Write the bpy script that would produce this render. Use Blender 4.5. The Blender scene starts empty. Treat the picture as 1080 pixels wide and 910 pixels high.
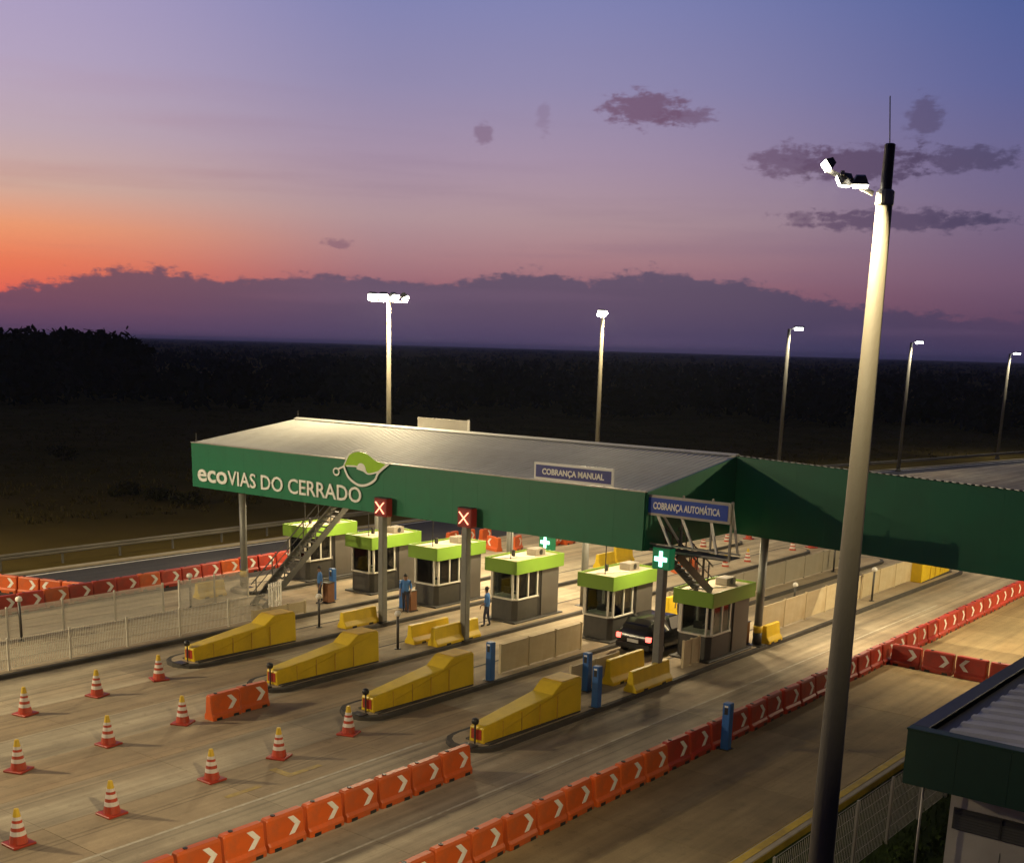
import bpy, bmesh, math, random
from math import radians as RAD, sin, cos, tan, atan, atan2, pi
from mathutils import Vector, Matrix, Quaternion
random.seed(7)
SC = bpy.context.scene
COL = SC.collection

# ------------------------------------------------------------------ camera
# world: +X runs along the lanes, +Y across them (away from the camera), Z up, metres
CAM_H, FPX, PPY, ROLL = 12.0, 1270.0, 688.0, RAD(1.59)
PITCH, YAW = 0.2482190233, 0.6622088275
F = Vector((cos(YAW), sin(YAW), 0)); R = Vector((sin(YAW), -cos(YAW), 0)); U = Vector((0, 0, 1))
fw = F*cos(PITCH) - U*sin(PITCH); up = F*sin(PITCH) + U*cos(PITCH)
ix = R*cos(ROLL) + up*sin(ROLL); iy = up*cos(ROLL) - R*sin(ROLL)
cam = bpy.data.cameras.new('camera'); camo = bpy.data.objects.new('camera', cam); COL.objects.link(camo)
m = Matrix((ix, iy, -fw)).transposed().to_4x4(); m.translation = Vector((0, 0, CAM_H)); camo.matrix_world = m
cam.sensor_width = 36; cam.lens = FPX/1080*36; cam.shift_y = (PPY-455)/1080
cam.clip_start = 0.1; cam.clip_end = 30000
SC.camera = camo

# ------------------------------------------------------------------ render / exposure
SC.view_settings.view_transform = 'Standard'; SC.view_settings.look = 'None'
SC.view_settings.exposure = 0.0; SC.view_settings.gamma = 1.0; SC.view_settings.use_curve_mapping = False
SC.render.engine = 'CYCLES'
SC.cycles.use_denoising = True; SC.cycles.max_bounces = 4; SC.cycles.volume_bounces = 0; SC.cycles.use_adaptive_sampling = True; SC.cycles.adaptive_threshold = .03; SC.cycles.transparent_max_bounces = 12
SC.cycles.sample_clamp_indirect = 4.0; SC.cycles.use_light_tree = True
SC.cycles.caustics_reflective = False; SC.cycles.caustics_refractive = False

# ------------------------------------------------------------------ world: dusk sky
W = bpy.data.worlds.new('World'); SC.world = W; W.use_nodes = True
nt = W.node_tree; N = nt.nodes; L = nt.links; N.clear()
def srgb(r, g, b, a=1.0):
    f = lambda c: (c/255/12.92) if c/255 <= .04045 else ((c/255+.055)/1.055)**2.4
    return (f(r), f(g), f(b), a)
def nd(t, **k):
    n = N.new(t)
    for a, v in k.items(): setattr(n, a, v)
    return n
def mth(op, a, b=None, c=None, clamp=False):
    n = N.new('ShaderNodeMath'); n.operation = op; n.use_clamp = clamp
    for i, v in enumerate((a, b, c)):
        if v is None: continue
        if isinstance(v, (int, float)): n.inputs[i].default_value = v
        else: L.new(v, n.inputs[i])
    return n.outputs[0]
def mixc(fac, a, b):
    n = N.new('ShaderNodeMix'); n.data_type = 'RGBA'; n.clamp_factor = True
    for s, v in ((n.inputs[0], fac), (n.inputs[6], a), (n.inputs[7], b)):
        if isinstance(v, (int, float, tuple)): s.default_value = v
        else: L.new(v, s)
    return n.outputs[2]
def sstep(v, a, b):
    n = N.new('ShaderNodeMapRange'); n.interpolation_type = 'SMOOTHSTEP'; n.clamp = True
    L.new(v, n.inputs[0]); n.inputs[1].default_value = a; n.inputs[2].default_value = b
    return n.outputs[0]
def ramp(fac, stops):
    n = N.new('ShaderNodeValToRGB'); cr = n.color_ramp; cr.interpolation = 'B_SPLINE' if False else 'LINEAR'
    while len(cr.elements) < len(stops): cr.elements.new(.5)
    for e, (p, c) in zip(cr.elements, stops): e.position = p; e.color = c
    L.new(fac, n.inputs[0]); return n.outputs[0]
tc = nd('ShaderNodeTexCoord'); sep = nd('ShaderNodeSeparateXYZ'); L.new(tc.outputs['Generated'], sep.inputs[0])
X_, Y_, Z_ = sep.outputs
el = mth('MULTIPLY', mth('ARCSINE', Z_), 180/pi)                     # elevation, degrees
az = mth('MULTIPLY', mth('ARCTAN2', Y_, X_), 180/pi)                 # azimuth from +X, degrees
SUN_AZ = 74.0
ca = mth('COSINE', mth('MULTIPLY', mth('SUBTRACT', az, SUN_AZ), pi/180))
elf = mth('DIVIDE', el, 60.0, clamp=True)
def stops(l): return [(e/60, srgb(*c)) for e, c in l]
left = ramp(elf, stops([(0, (206, 84, 78)), (1.6, (226, 92, 80)), (3.0, (238, 118, 80)), (4.4, (238, 150, 104)), (6.0, (208, 168, 152)), (8.2, (190, 166, 176)), (11, (180, 162, 190)), (14.2, (170, 156, 194)), (22, (112, 112, 160)), (36, (58, 66, 112)), (60, (26, 34, 70))]))
mid = ramp(elf, stops([(0, (140, 92, 112)), (2.6, (150, 98, 114)), (3.8, (164, 120, 130)), (5.5, (172, 142, 150)), (8.0, (162, 140, 164)), (11, (142, 134, 172)), (14.2, (126, 128, 176)), (22, (86, 94, 142)), (36, (46, 56, 100)), (60, (24, 32, 68))]))
rght = ramp(elf, stops([(0, (66, 56, 88)), (1.8, (92, 68, 98)), (3.4, (108, 82, 112)), (6.0, (108, 94, 130)), (8.4, (98, 94, 140)), (11, (84, 92, 148)), (14.2, (70, 88, 148)), (22, (50, 64, 116)), (36, (34, 44, 88)), (60, (22, 30, 64))]))
t1 = sstep(ca, .50, .82); t2 = sstep(ca, .86, 1.0)
grad = mixc(t2, mixc(t1, rght, mid), left)
# cloud noise in direction space (sky at infinity)
comb = nd('ShaderNodeCombineXYZ'); L.new(mth('MULTIPLY', az, .16), comb.inputs[0]); L.new(mth('MULTIPLY', el, .5), comb.inputs[1])
nz = nd('ShaderNodeTexNoise'); nz.inputs['Scale'].default_value = 1.6; nz.inputs['Detail'].default_value = 6; nz.inputs['Roughness'].default_value = .6
L.new(comb.outputs[0], nz.inputs['Vector'])
nzc = mth('SUBTRACT', nz.outputs[0], .5)
n3 = nd('ShaderNodeTexNoise'); n3.inputs['Scale'].default_value = 1.0; n3.inputs['Detail'].default_value = 7; n3.inputs['Roughness'].default_value = .62
cb3 = nd('ShaderNodeCombineXYZ'); L.new(mth('MULTIPLY', az, 1.3), cb3.inputs[0]); L.new(mth('MULTIPLY', el, 2.6), cb3.inputs[1]); L.new(cb3.outputs[0], n3.inputs['Vector'])
# cloud bank low on the horizon: top edge follows azimuth
fc = nd('ShaderNodeFloatCurve'); crv = fc.mapping.curves[0]
pts = [(0.0, 0.4), (0.356, 0.42), (0.407, 0.55), (0.458, 0.7), (0.487, 0.77), (0.521, 0.68), (0.546, 0.76), (0.599, 0.62), (0.656, 0.66), (0.698, 0.56), (0.73, 0.63), (0.767, 0.55), (0.803, 0.44), (0.86, 0.4), (1.0, 0.44)]
crv.points[0].location = pts[0]; crv.points[1].location = pts[-1]
for p in pts[1:-1]: crv.points.new(*p)
fc.mapping.update()
L.new(mth('DIVIDE', mth('ADD', az, 12.0), 90.0, clamp=True), fc.inputs['Value'])
top = mth('ADD', mth('MULTIPLY', fc.outputs[0], 4.55), mth('ADD', mth('MULTIPLY', nzc, 1.1), mth('MULTIPLY', mth('SUBTRACT', n3.outputs[0], .5), 1.5)))
bank = mth('MULTIPLY', mth('SUBTRACT', 1.0, sstep(mth('SUBTRACT', el, top), -.22, .16)), sstep(ca, .42, .66))
bankc = mixc(t2, mixc(t1, srgb(58, 56, 90), srgb(82, 72, 102)), srgb(100, 68, 92))
bankc = mixc(sstep(el, 0.0, 2.6), mixc(t1, srgb(50, 54, 90), srgb(70, 66, 100)), bankc)
sky = mixc(mth('MULTIPLY', bank, .92), grad, bankc)
# second thin veil of cloud above the bank
n2 = nd('ShaderNodeTexNoise'); n2.inputs['Scale'].default_value = 1.0; n2.inputs['Detail'].default_value = 4
cb2 = nd('ShaderNodeCombineXYZ'); L.new(mth('MULTIPLY', az, .05), cb2.inputs[0]); L.new(mth('MULTIPLY', el, .7), cb2.inputs[1]); L.new(cb2.outputs[0], n2.inputs['Vector'])
veil = mth('MULTIPLY', sstep(n2.outputs[0], .48, .70), mth('MULTIPLY', sstep(el, 14.0, 4.0), .22))
sky = mixc(veil, sky, mixc(t2, srgb(118, 92, 122), srgb(176, 96, 100)))
# small separate clouds: azimuth, elevation, half width, half height, opacity
n3c = mth('MULTIPLY', mth('SUBTRACT', n3.outputs[0], .5), 2.6)
for caz, cel, hw, hh, op in ((32.7, 10.15, 2.0, .75, .85), (31.0, 9.9, 1.4, .4, .7), (26.3, 8.1, 1.9, .7, .75), (23.4, 7.95, 2.9, .85, .9), (19.2, 8.1, 2.3, .6, .75),
                            (20.9, 9.7, .8, .95, .6), (15.6, 9.0, .9, .9, .75), (21.6, 5.7, 4.6, .5, .85), (25.6, 5.75, .8, .4, .55), (18.6, 5.7, 2.0, .28, .6), (39.9, 9.05, .5, .5, .5), (46.3, 4.25, .75, .22, .55), (37.2, 9.7, .35, .7, .25), (17, 21, 5, 1.6, .4), (60, 24, 6, 1.4, .3)):
    dx = mth('DIVIDE', mth('SUBTRACT', az, caz), hw); dy = mth('DIVIDE', mth('SUBTRACT', el, cel), hh)
    d = mth('SQRT', mth('ADD', mth('MULTIPLY', dx, dx), mth('MULTIPLY', dy, dy)))
    mk = mth('MULTIPLY', sstep(mth('ADD', mth('SUBTRACT', 1.12, d), n3c), .02, .62), op)
    sky = mixc(mk, sky, mixc(t1, srgb(60, 56, 92), srgb(112, 78, 106)))
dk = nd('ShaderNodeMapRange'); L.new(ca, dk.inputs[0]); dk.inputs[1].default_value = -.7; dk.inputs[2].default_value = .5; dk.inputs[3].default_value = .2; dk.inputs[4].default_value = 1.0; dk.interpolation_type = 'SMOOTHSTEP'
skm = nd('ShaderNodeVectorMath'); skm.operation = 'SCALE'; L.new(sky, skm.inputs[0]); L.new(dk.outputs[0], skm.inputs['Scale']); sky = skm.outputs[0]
nish = nd('ShaderNodeTexSky'); nish.sky_type = 'NISHITA'; nish.sun_disc = False
nish.sun_elevation = RAD(-2.0); nish.sun_rotation = RAD(90-SUN_AZ)
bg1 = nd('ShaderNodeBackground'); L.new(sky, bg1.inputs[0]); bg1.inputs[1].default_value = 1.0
bg2 = nd('ShaderNodeBackground'); L.new(nish.outputs[0], bg2.inputs[0]); bg2.inputs[1].default_value = 0.05
add = nd('ShaderNodeAddShader'); L.new(bg1.outputs[0], add.inputs[0]); L.new(bg2.outputs[0], add.inputs[1])
wo = nd('ShaderNodeOutputWorld'); L.new(add.outputs[0], wo.inputs[0])

# ------------------------------------------------------------------ materials
MAT = {}
def M(name, col, rough=.6, metal=0.0, var=.12, scale=4.0, rnd=0.0, bump=0.0, bscale=60., emis=None, estr=1.0, world=False, stretch=None, dirt=None, dirtamt=0.0, dirtscale=.8, spec=.5):
    if name in MAT: return MAT[name]
    mt = bpy.data.materials.new(name); mt.use_nodes = True; t = mt.node_tree; n = t.nodes; l = t.links
    bs = n['Principled BSDF']; bs.inputs['Roughness'].default_value = rough; bs.inputs['Metallic'].default_value = metal
    bs.inputs['Specular IOR Level'].default_value = spec
    tcn = n.new('ShaderNodeTexCoord'); src = tcn.outputs['Object']
    if world: src = n.new('ShaderNodeNewGeometry').outputs['Position']
    if stretch:
        mp = n.new('ShaderNodeMapping'); mp.inputs['Scale'].default_value = stretch; l.new(src, mp.inputs[0]); src = mp.outputs[0]
    noi = n.new('ShaderNodeTexNoise'); noi.inputs['Scale'].default_value = scale; noi.inputs['Detail'].default_value = 5; l.new(src, noi.inputs['Vector'])
    mr = n.new('ShaderNodeMapRange'); l.new(noi.outputs[0], mr.inputs[0]); mr.inputs[1].default_value = .25; mr.inputs[2].default_value = .75
    mr.inputs[3].default_value = 1-var; mr.inputs[4].default_value = 1+var
    fac = mr.outputs[0]
    if rnd:
        oi = n.new('ShaderNodeObjectInfo'); r2 = n.new('ShaderNodeMapRange'); l.new(oi.outputs['Random'], r2.inputs[0]); r2.inputs[3].default_value = 1-rnd; r2.inputs[4].default_value = 1+rnd
        mu = n.new('ShaderNodeMath'); mu.operation = 'MULTIPLY'; l.new(fac, mu.inputs[0]); l.new(r2.outputs[0], mu.inputs[1]); fac = mu.outputs[0]
    vm = n.new('ShaderNodeVectorMath'); vm.operation = 'SCALE'; vm.inputs[0].default_value = col; l.new(fac, vm.inputs['Scale'])
    out = vm.outputs[0]
    if dirt:
        dn = n.new('ShaderNodeTexNoise'); dn.inputs['Scale'].default_value = dirtscale; dn.inputs['Detail'].default_value = 7; dn.inputs['Roughness'].default_value = .65
        l.new(src, dn.inputs['Vector']); d2 = n.new('ShaderNodeMapRange'); l.new(dn.outputs[0], d2.inputs[0]); d2.inputs[1].default_value = .42; d2.inputs[2].default_value = .72; d2.inputs[4].default_value = dirtamt
        mx = n.new('ShaderNodeMix'); mx.data_type = 'RGBA'; l.new(d2.outputs[0], mx.inputs[0]); l.new(out, mx.inputs[6]); mx.inputs[7].default_value = (*dirt, 1); out = mx.outputs[2]
    l.new(out, bs.inputs['Base Color'])
    if bump:
        b = n.new('ShaderNodeBump'); b.inputs['Strength'].default_value = bump; b.inputs['Distance'].default_value = .02
        bn = n.new('ShaderNodeTexNoise'); bn.inputs['Scale'].default_value = bscale; bn.inputs['Detail'].default_value = 4; l.new(src, bn.inputs['Vector'])
        l.new(bn.outputs[0], b.inputs['Height']); l.new(b.outputs[0], bs.inputs['Normal'])
    if emis:
        bs.inputs['Emission Color'].default_value = (*emis, 1); bs.inputs['Emission Strength'].default_value = estr
    MAT[name] = mt; return mt

def pavement_mat(name, base, dust, streak=.35, rnd=.10, dustamt=.6):
    """concrete in world metres: streaks of rubber along the lanes, reddish dust in patches, fine grain"""
    mt = bpy.data.materials.new(name); mt.use_nodes = True; t = mt.node_tree; n = t.nodes; l = t.links
    bs = n['Principled BSDF']; bs.inputs['Roughness'].default_value = .82; bs.inputs['Specular IOR Level'].default_value = .3
    pos = n.new('ShaderNodeNewGeometry').outputs['Position']
    def noise(scale3, sc, det=5, rg=.55):
        mp = n.new('ShaderNodeMapping'); mp.inputs['Scale'].default_value = scale3; l.new(pos, mp.inputs[0])
        z = n.new('ShaderNodeTexNoise'); z.inputs['Scale'].default_value = sc; z.inputs['Detail'].default_value = det; z.inputs['Roughness'].default_value = rg
        l.new(mp.outputs[0], z.inputs['Vector']); return z.outputs[0]
    def rng(v, a, b, c, d):
        r = n.new('ShaderNodeMapRange'); l.new(v, r.inputs[0])
        for i, q in enumerate((a, b, c, d)): r.inputs[i+1].default_value = q
        return r.outputs[0]
    def mul(a, b):
        q = n.new('ShaderNodeMath'); q.operation = 'MULTIPLY'; l.new(a, q.inputs[0]); l.new(b, q.inputs[1]); return q.outputs[0]
    s1 = rng(noise((.03, 1.1, 1), 1.0, 4, .6), .35, .70, 1.12, 1-streak)
    s2 = rng(noise((.05, .9, 1), 2.6, 3), .35, .70, 1.06, 1-streak*.55)
    s3 = rng(noise((1, 1, 1), 1.1, 8, .7), .3, .7, .88, 1.12)
    s4 = rng(noise((1, 1, 1), 22, 3, .7), .3, .7, .93, 1.07)
    oi = n.new('ShaderNodeObjectInfo'); s5 = rng(oi.outputs['Random'], 0, 1, 1-rnd, 1+rnd)
    s6 = rng(noise((1, 1, 1), 2.3, 6, .75), .56, .70, 1.0, .74); s7 = rng(noise((.022, 5.5, 1), 1.0, 2, .5), .60, .74, 1.0, .72); s8 = rng(noise((.35, .35, 1), 1.0, 3, .6), .3, .7, .86, 1.10)
    fac = mul(mul(mul(mul(s1, s2), mul(s3, s4)), s5), mul(mul(s6, s7), s8))
    mx = n.new('ShaderNodeMix'); mx.data_type = 'RGBA'; mx.inputs[6].default_value = (*base, 1); mx.inputs[7].default_value = (*dust, 1)
    l.new(rng(noise((.16, .55, 1), .55, 6, .62), .42, .66, 0, dustamt), mx.inputs[0])
    vm = n.new('ShaderNodeVectorMath'); vm.operation = 'SCALE'; l.new(mx.outputs[2], vm.inputs[0]); l.new(fac, vm.inputs['Scale']); l.new(vm.outputs[0], bs.inputs['Base Color'])
    b = n.new('ShaderNodeBump'); b.inputs['Strength'].default_value = .35; b.inputs['Distance'].default_value = .01; l.new(noise((1, 1, 1), 40, 3), b.inputs['Height']); l.new(b.outputs[0], bs.inputs['Normal'])
    MAT[name] = mt; return mt

def glass_mat(name, tint=(.75, .8, .78)):
    mt = bpy.data.materials.new(name); mt.use_nodes = True; t = mt.node_tree; n = t.nodes; l = t.links; n.clear()
    o = n.new('ShaderNodeOutputMaterial'); tr = n.new('ShaderNodeBsdfTransparent'); tr.inputs[0].default_value = (*tint, 1)
    gl = n.new('ShaderNodeBsdfGlossy'); gl.inputs['Roughness'].default_value = .03
    fr = n.new('ShaderNodeFresnel'); fr.inputs[0].default_value = 1.5
    mx = n.new('ShaderNodeMixShader'); l.new(fr.outputs[0], mx.inputs[0]); l.new(tr.outputs[0], mx.inputs[1]); l.new(gl.outputs[0], mx.inputs[2]); l.new(mx.outputs[0], o.inputs[0])
    MAT[name] = mt; return mt

M('concrete_dark', (.10, .092, .078), .85, var=.2, bump=.2)
pavement_mat('plaza', (.405, .345, .245), (.315, .225, .135), streak=.42)
pavement_mat('lot', (.300, .225, .115), (.230, .150, .065), streak=.25)
pavement_mat('island_top', (.34, .285, .20), (.25, .175, .10), streak=.12)
pavement_mat('asphalt', (.045, .044, .045), (.06, .052, .042), streak=.25, dustamt=.4)
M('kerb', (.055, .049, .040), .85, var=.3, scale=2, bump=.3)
M('kerb_pale', (.36, .31, .22), .8, var=.15, scale=2)
M('worn_paint', (.40, .29, .08), .8, var=.25, scale=6, dirt=(.27, .20, .12), dirtamt=1.0, dirtscale=4)
M('yellow_kerb', (.55, .38, .03), .7, var=.2, scale=3, dirt=(.2, .14, .05), dirtamt=.6)
M('yellow', (.70, .49, .012), .42, var=.08, scale=1.5, dirt=(.34, .20, .02), dirtamt=.4, dirtscale=1.2)
M('yellow_dull', (.62, .38, .03), .55, var=.1, dirt=(.25, .15, .04), dirtamt=.6)
M('orange', (.58, .098, .010), .5, var=.10, scale=2, rnd=.14, dirt=(.30, .09, .035), dirtamt=.6, dirtscale=2.5)
M('red', (.40, .034, .012), .5, var=.10, scale=2, rnd=.12, dirt=(.16, .04, .02), dirtamt=.6, dirtscale=2.5)
M('cone_orange', (.46, .055, .020), .5, var=.12, rnd=.1, dirt=(.2, .06, .03), dirtamt=.6, dirtscale=5)
M('white_paint', (.80, .78, .72), .5, var=.08, dirt=(.4, .33, .22), dirtamt=.5, dirtscale=4)
M('white_band', (.66, .60, .54), .4, var=.1)
M('cone_yellow', (.62, .42, .03), .5, var=.1)
M('blue', (.03, .12, .36), .45, var=.1)
M('black', (.018, .017, .016), .5, var=.2)
M('dark_metal', (.055, .052, .048), .45, .3, var=.2)
M('steel', (.30, .29, .265), .45, .6, var=.12, scale=2)
M('rail_dull', (.20, .185, .15), .6, .3, var=.2, scale=.5)
M('dark_steel', (.13, .125, .11), .5, .4, var=.15)
M('galv', (.36, .34, .30), .5, .4, var=.15, scale=1.5, dirt=(.2, .17, .12), dirtamt=.4)
M('col_steel', (.20, .20, .18), .5, .3, var=.12)
M('pole_concrete', (.115, .103, .075), .75, var=.14, scale=1.2, bump=.2, dirt=(.07, .06, .045), dirtamt=.5, stretch=(1, 1, .25))
M('roof_metal', (.66, .655, .61), .62, .0, var=.06, scale=.8, rnd=.04, dirt=(.46, .43, .36), dirtamt=.5, dirtscale=.35)
M('roof_metal_dull', (.52, .52, .50), .5, .1, var=.08, scale=.8, rnd=.05, dirt=(.22, .2, .17), dirtamt=.5)
M('fascia_green', (.012, .165, .078), .42, var=.07, scale=.6, rnd=.015, dirt=(.02, .10, .05), dirtamt=.5, dirtscale=.5)
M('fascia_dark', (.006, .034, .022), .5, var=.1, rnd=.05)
M('lime', (.175, .315, .030), .42, var=.06, scale=1.2, rnd=.05, dirt=(.15, .24, .03), dirtamt=.4)
M('lime_logo', (.30, .56, .012), .4, var=.04)
M('booth_grey', (.105, .095, .080), .5, .15, var=.1, scale=1, dirt=(.08, .065, .05), dirtamt=.5)
M('booth_base', (.050, .047, .040), .55, var=.15)
M('booth_white', (.60, .57, .49), .5, var=.08)
M('roof_cream', (.50, .43, .30), .8, var=.2, scale=2, dirt=(.28, .2, .11), dirtamt=.6)
M('panel_cream', (.52, .44, .28), .6, var=.1, scale=1, rnd=.06, dirt=(.36, .25, .12), dirtamt=.6)
M('panel_grey', (.26, .235, .185), .7, var=.12, scale=1, rnd=.05, dirt=(.2, .16, .1), dirtamt=.5)
M('letter_white', (.80, .80, .76), .45, var=.02)
M('sign_blue', (.012, .060, .42), .4, var=.05)
M('sign_purple', (.04, .045, .24), .4, var=.05)
M('wall_plaster', (.46, .42, .36), .8, var=.1, scale=.8, bump=.15, dirt=(.22, .19, .16), dirtamt=.5, dirtscale=.6)
M('louvre', (.03, .028, .026), .5, var=.1)
M('car_black', (.012, .012, .014), .22, .2, var=.05)
M('tyre', (.02, .02, .02), .8)
M('rim', (.4, .4, .4), .35, .8)
M('tail_light', (.45, .02, .02), .3, emis=(1, .10, .07), estr=5.0)
M('plate', (.6, .6, .58), .5)
M('skin', (.22, .12, .075), .6)
M('hair', (.012, .010, .009), .6)
M('shirt_blue', (.05, .16, .42), .8)
M('shirt_pale', (.42, .47, .56), .8)
M('trousers', (.03, .035, .06), .85)
M('lamp_case', (.12, .12, .12), .5, .3)
M('lens_warm', (.9, .9, .85), .3, emis=(1, .93, .74), estr=22)
M('lens_cool', (.9, .9, .9), .3, emis=(.93, .96, 1), estr=22)
M('sig_red', (.6, .05, .03), .4, emis=(1, .34, .20), estr=3.0)
M('sig_red_panel', (.13, .010, .008), .5, emis=(1, .06, .03), estr=.055)
M('sig_green', (.3, .8, .6), .4, emis=(.36, 1, .74), estr=3.4)
M('sig_green_panel', (.006, .10, .04), .5, emis=(.02, 1, .35), estr=.07)
M('grass', (.105, .080, .023), .9, var=.3, scale=.09, world=True, dirt=(.125, .085, .030), dirtamt=.7, dirtscale=.035, bump=.4, bscale=1.4, spec=0.0)
M('tuft', (.080, .062, .018), .9, var=.4, scale=.05, world=True, spec=0.0)
M('shrub', (.030, .028, .010), .9, var=.4, scale=.1, world=True, spec=.1)
M('far_leaf', (.020, .022, .017), .9, var=.45, scale=.03, world=True, spec=0.0)
M('lawn', (.030, .048, .010), .9, var=.35, scale=2, world=True, bump=.5, bscale=30, spec=.1)
M('trunk', (.05, .035, .022), .9)
glass_mat('glass')
glass_mat('car_glass', (.16, .17, .17))

# ------------------------------------------------------------------ mesh helpers
class MB:
    def __init__(s): s.v = []; s.f = []
    def add(s, vs, fs):
        o = len(s.v); s.v += [tuple(v) for v in vs]; s.f += [tuple(i+o for i in f) for f in fs]; return s
    def box(s, x0, x1, y0, y1, z0, z1):
        return s.add([(x0,y0,z0),(x1,y0,z0),(x1,y1,z0),(x0,y1,z0),(x0,y0,z1),(x1,y0,z1),(x1,y1,z1),(x0,y1,z1)],
                     [(0,3,2,1),(4,5,6,7),(0,1,5,4),(1,2,6,5),(2,3,7,6),(3,0,4,7)])
    def tube(s, p0, p1, r0, r1=None, n=10, caps=True):
        r1 = r0 if r1 is None else r1
        p0, p1 = Vector(p0), Vector(p1); d = (p1-p0).normalized()
        a = d.cross(Vector((0, 0, 1))) if abs(d.z) < .95 else d.cross(Vector((1, 0, 0)))
        a.normalize(); b = d.cross(a); vs = []
        for p, r in ((p0, r0), (p1, r1)):
            for i in range(n):
                t = 2*pi*i/n; vs.append(p + a*cos(t)*r + b*sin(t)*r)
        fs = [(i, (i+1) % n, n+(i+1) % n, n+i) for i in range(n)]
        if caps: fs += [tuple(range(n))[::-1], tuple(range(n, 2*n))]
        return s.add(vs, fs)
    def bar(s, p0, p1, w, h=None):
        """square section bar"""
        h = h or w; p0, p1 = Vector(p0), Vector(p1); d = (p1-p0).normalized()
        a = d.cross(Vector((0, 0, 1))) if abs(d.z) < .95 else d.cross(Vector((0, 1, 0)))
        a.normalize(); b = a.cross(d); vs = []
        for p in (p0, p1):
            for i, j in ((-1, -1), (1, -1), (1, 1), (-1, 1)): vs.append(p + a*i*w/2 + b*j*h/2)
        return s.add(vs, [(0,1,5,4),(1,2,6,5),(2,3,7,6),(3,0,4,7),(3,2,1,0),(4,5,6,7)])
    def prism(s, poly, f0, f1):
        """poly: list of 2d points; f0, f1 map a 2d point to 3d on the two end faces"""
        n = len(poly); vs = [f0(*p) for p in poly] + [f1(*p) for p in poly]
        fs = [(i, (i+1) % n, n+(i+1) % n, n+i) for i in range(n)] + [tuple(range(n))[::-1], tuple(range(n, 2*n))]
        return s.add(vs, fs)
    def lathe(s, prof, n=16, c=(0, 0)):
        vs = []; k = len(prof)
        for r, z in prof:
            for i in range(n): t = 2*pi*i/n; vs.append((c[0]+r*cos(t), c[1]+r*sin(t), z))
        fs = [(j*n+i, j*n+(i+1) % n, (j+1)*n+(i+1) % n, (j+1)*n+i) for j in range(k-1) for i in range(n)]
        fs += [tuple(range(n))[::-1], tuple(range((k-1)*n, k*n))]
        return s.add(vs, fs)
    def mesh(s, name, mat=None, bevel=0.0, smooth=False):
        me = bpy.data.meshes.new(name); me.from_pydata([tuple(v) for v in s.v], [], s.f)
        bm = bmesh.new(); bm.from_mesh(me)
        bmesh.ops.recalc_face_normals(bm, faces=bm.faces)
        if bevel: bmesh.ops.bevel(bm, geom=[e for e in bm.edges if len(e.link_faces) == 2 and e.calc_face_angle(0) > .5], offset=bevel, segments=1, affect='EDGES', clamp_overlap=True)
        bm.to_mesh(me); bm.free()
        if smooth:
            for p in me.polygons: p.use_smooth = True
        if mat: me.materials.append(MAT[mat])
        return me
    def build(s, name, mat, parent=None, bevel=0.0, smooth=False, loc=None):
        return obj(name, s.mesh(name, mat, bevel, smooth), parent, loc)
def obj(name, me, parent=None, loc=None, rz=0):
    o = bpy.data.objects.new(name, me); COL.objects.link(o)
    if parent: o.parent = parent
    if loc is not None: o.location = loc
    if rz: o.rotation_euler[2] = rz
    return o
def tag(o, label=None, cat=None, group=None, kind=None):
    if label: o['label'] = label
    if cat: o['category'] = cat
    if group: o['group'] = group
    if kind: o['kind'] = kind
    return o
def thing(name, loc, label, cat, group=None, rz=0):
    o = bpy.data.objects.new(name, None); COL.objects.link(o); o.empty_display_size = .3
    o.location = loc; o.rotation_euler[2] = rz
    return tag(o, label, cat, group)
def dup(root, loc, rz=0, label=None, group=None):
    def cp(o, par):
        c = o.copy(); COL.objects.link(c); c.parent = par
        for ch in kids[o.name]: cp(ch, c)
        return c
    kids = {}
    def walk(o):
        kids[o.name] = list(o.children)
        for ch in o.children: walk(ch)
    walk(root); r = cp(root, None); r.location = loc; r.rotation_euler[2] = rz
    if label: r['label'] = label
    if group: r['group'] = group
    return r
ORD = ['first','second','third','fourth','fifth','sixth','seventh','eighth','ninth','tenth','eleventh','twelfth','thirteenth','fourteenth','fifteenth','sixteenth','seventeenth','eighteenth','nineteenth','twentieth']
ORD += ['twenty-'+o for o in ORD[:9]] + ['thirtieth'] + ['thirty-'+o for o in ORD[:9]] + ['fortieth'] + ['forty-'+o for o in ORD[:9]]
def text_mesh(name, s, size, mat, ext=.02, bold=0.0, xs=1.0, space=1.0):
    cu = bpy.data.curves.new(name, 'FONT'); cu.body = s; cu.size = size; cu.extrude = ext; cu.offset = bold; cu.space_character = space; cu.resolution_u = 3
    o = bpy.data.objects.new(name, cu); COL.objects.link(o); dg = bpy.context.evaluated_depsgraph_get()
    me = bpy.data.meshes.new_from_object(o.evaluated_get(dg)); bpy.data.objects.remove(o); me.name = name
    # text lies in xy facing +z: turn it to face -X with its line running along -Y
    xs_ = [v.co.x for v in me.vertices]; w = (max(xs_)-min(xs_)); x0 = min(xs_)
    for v in me.vertices:
        x, y, z = v.co; v.co = (-z, -(x-x0)*xs, y)
    me.materials.clear(); me.materials.append(MAT[mat]); me.update(); return me, w*xs

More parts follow.
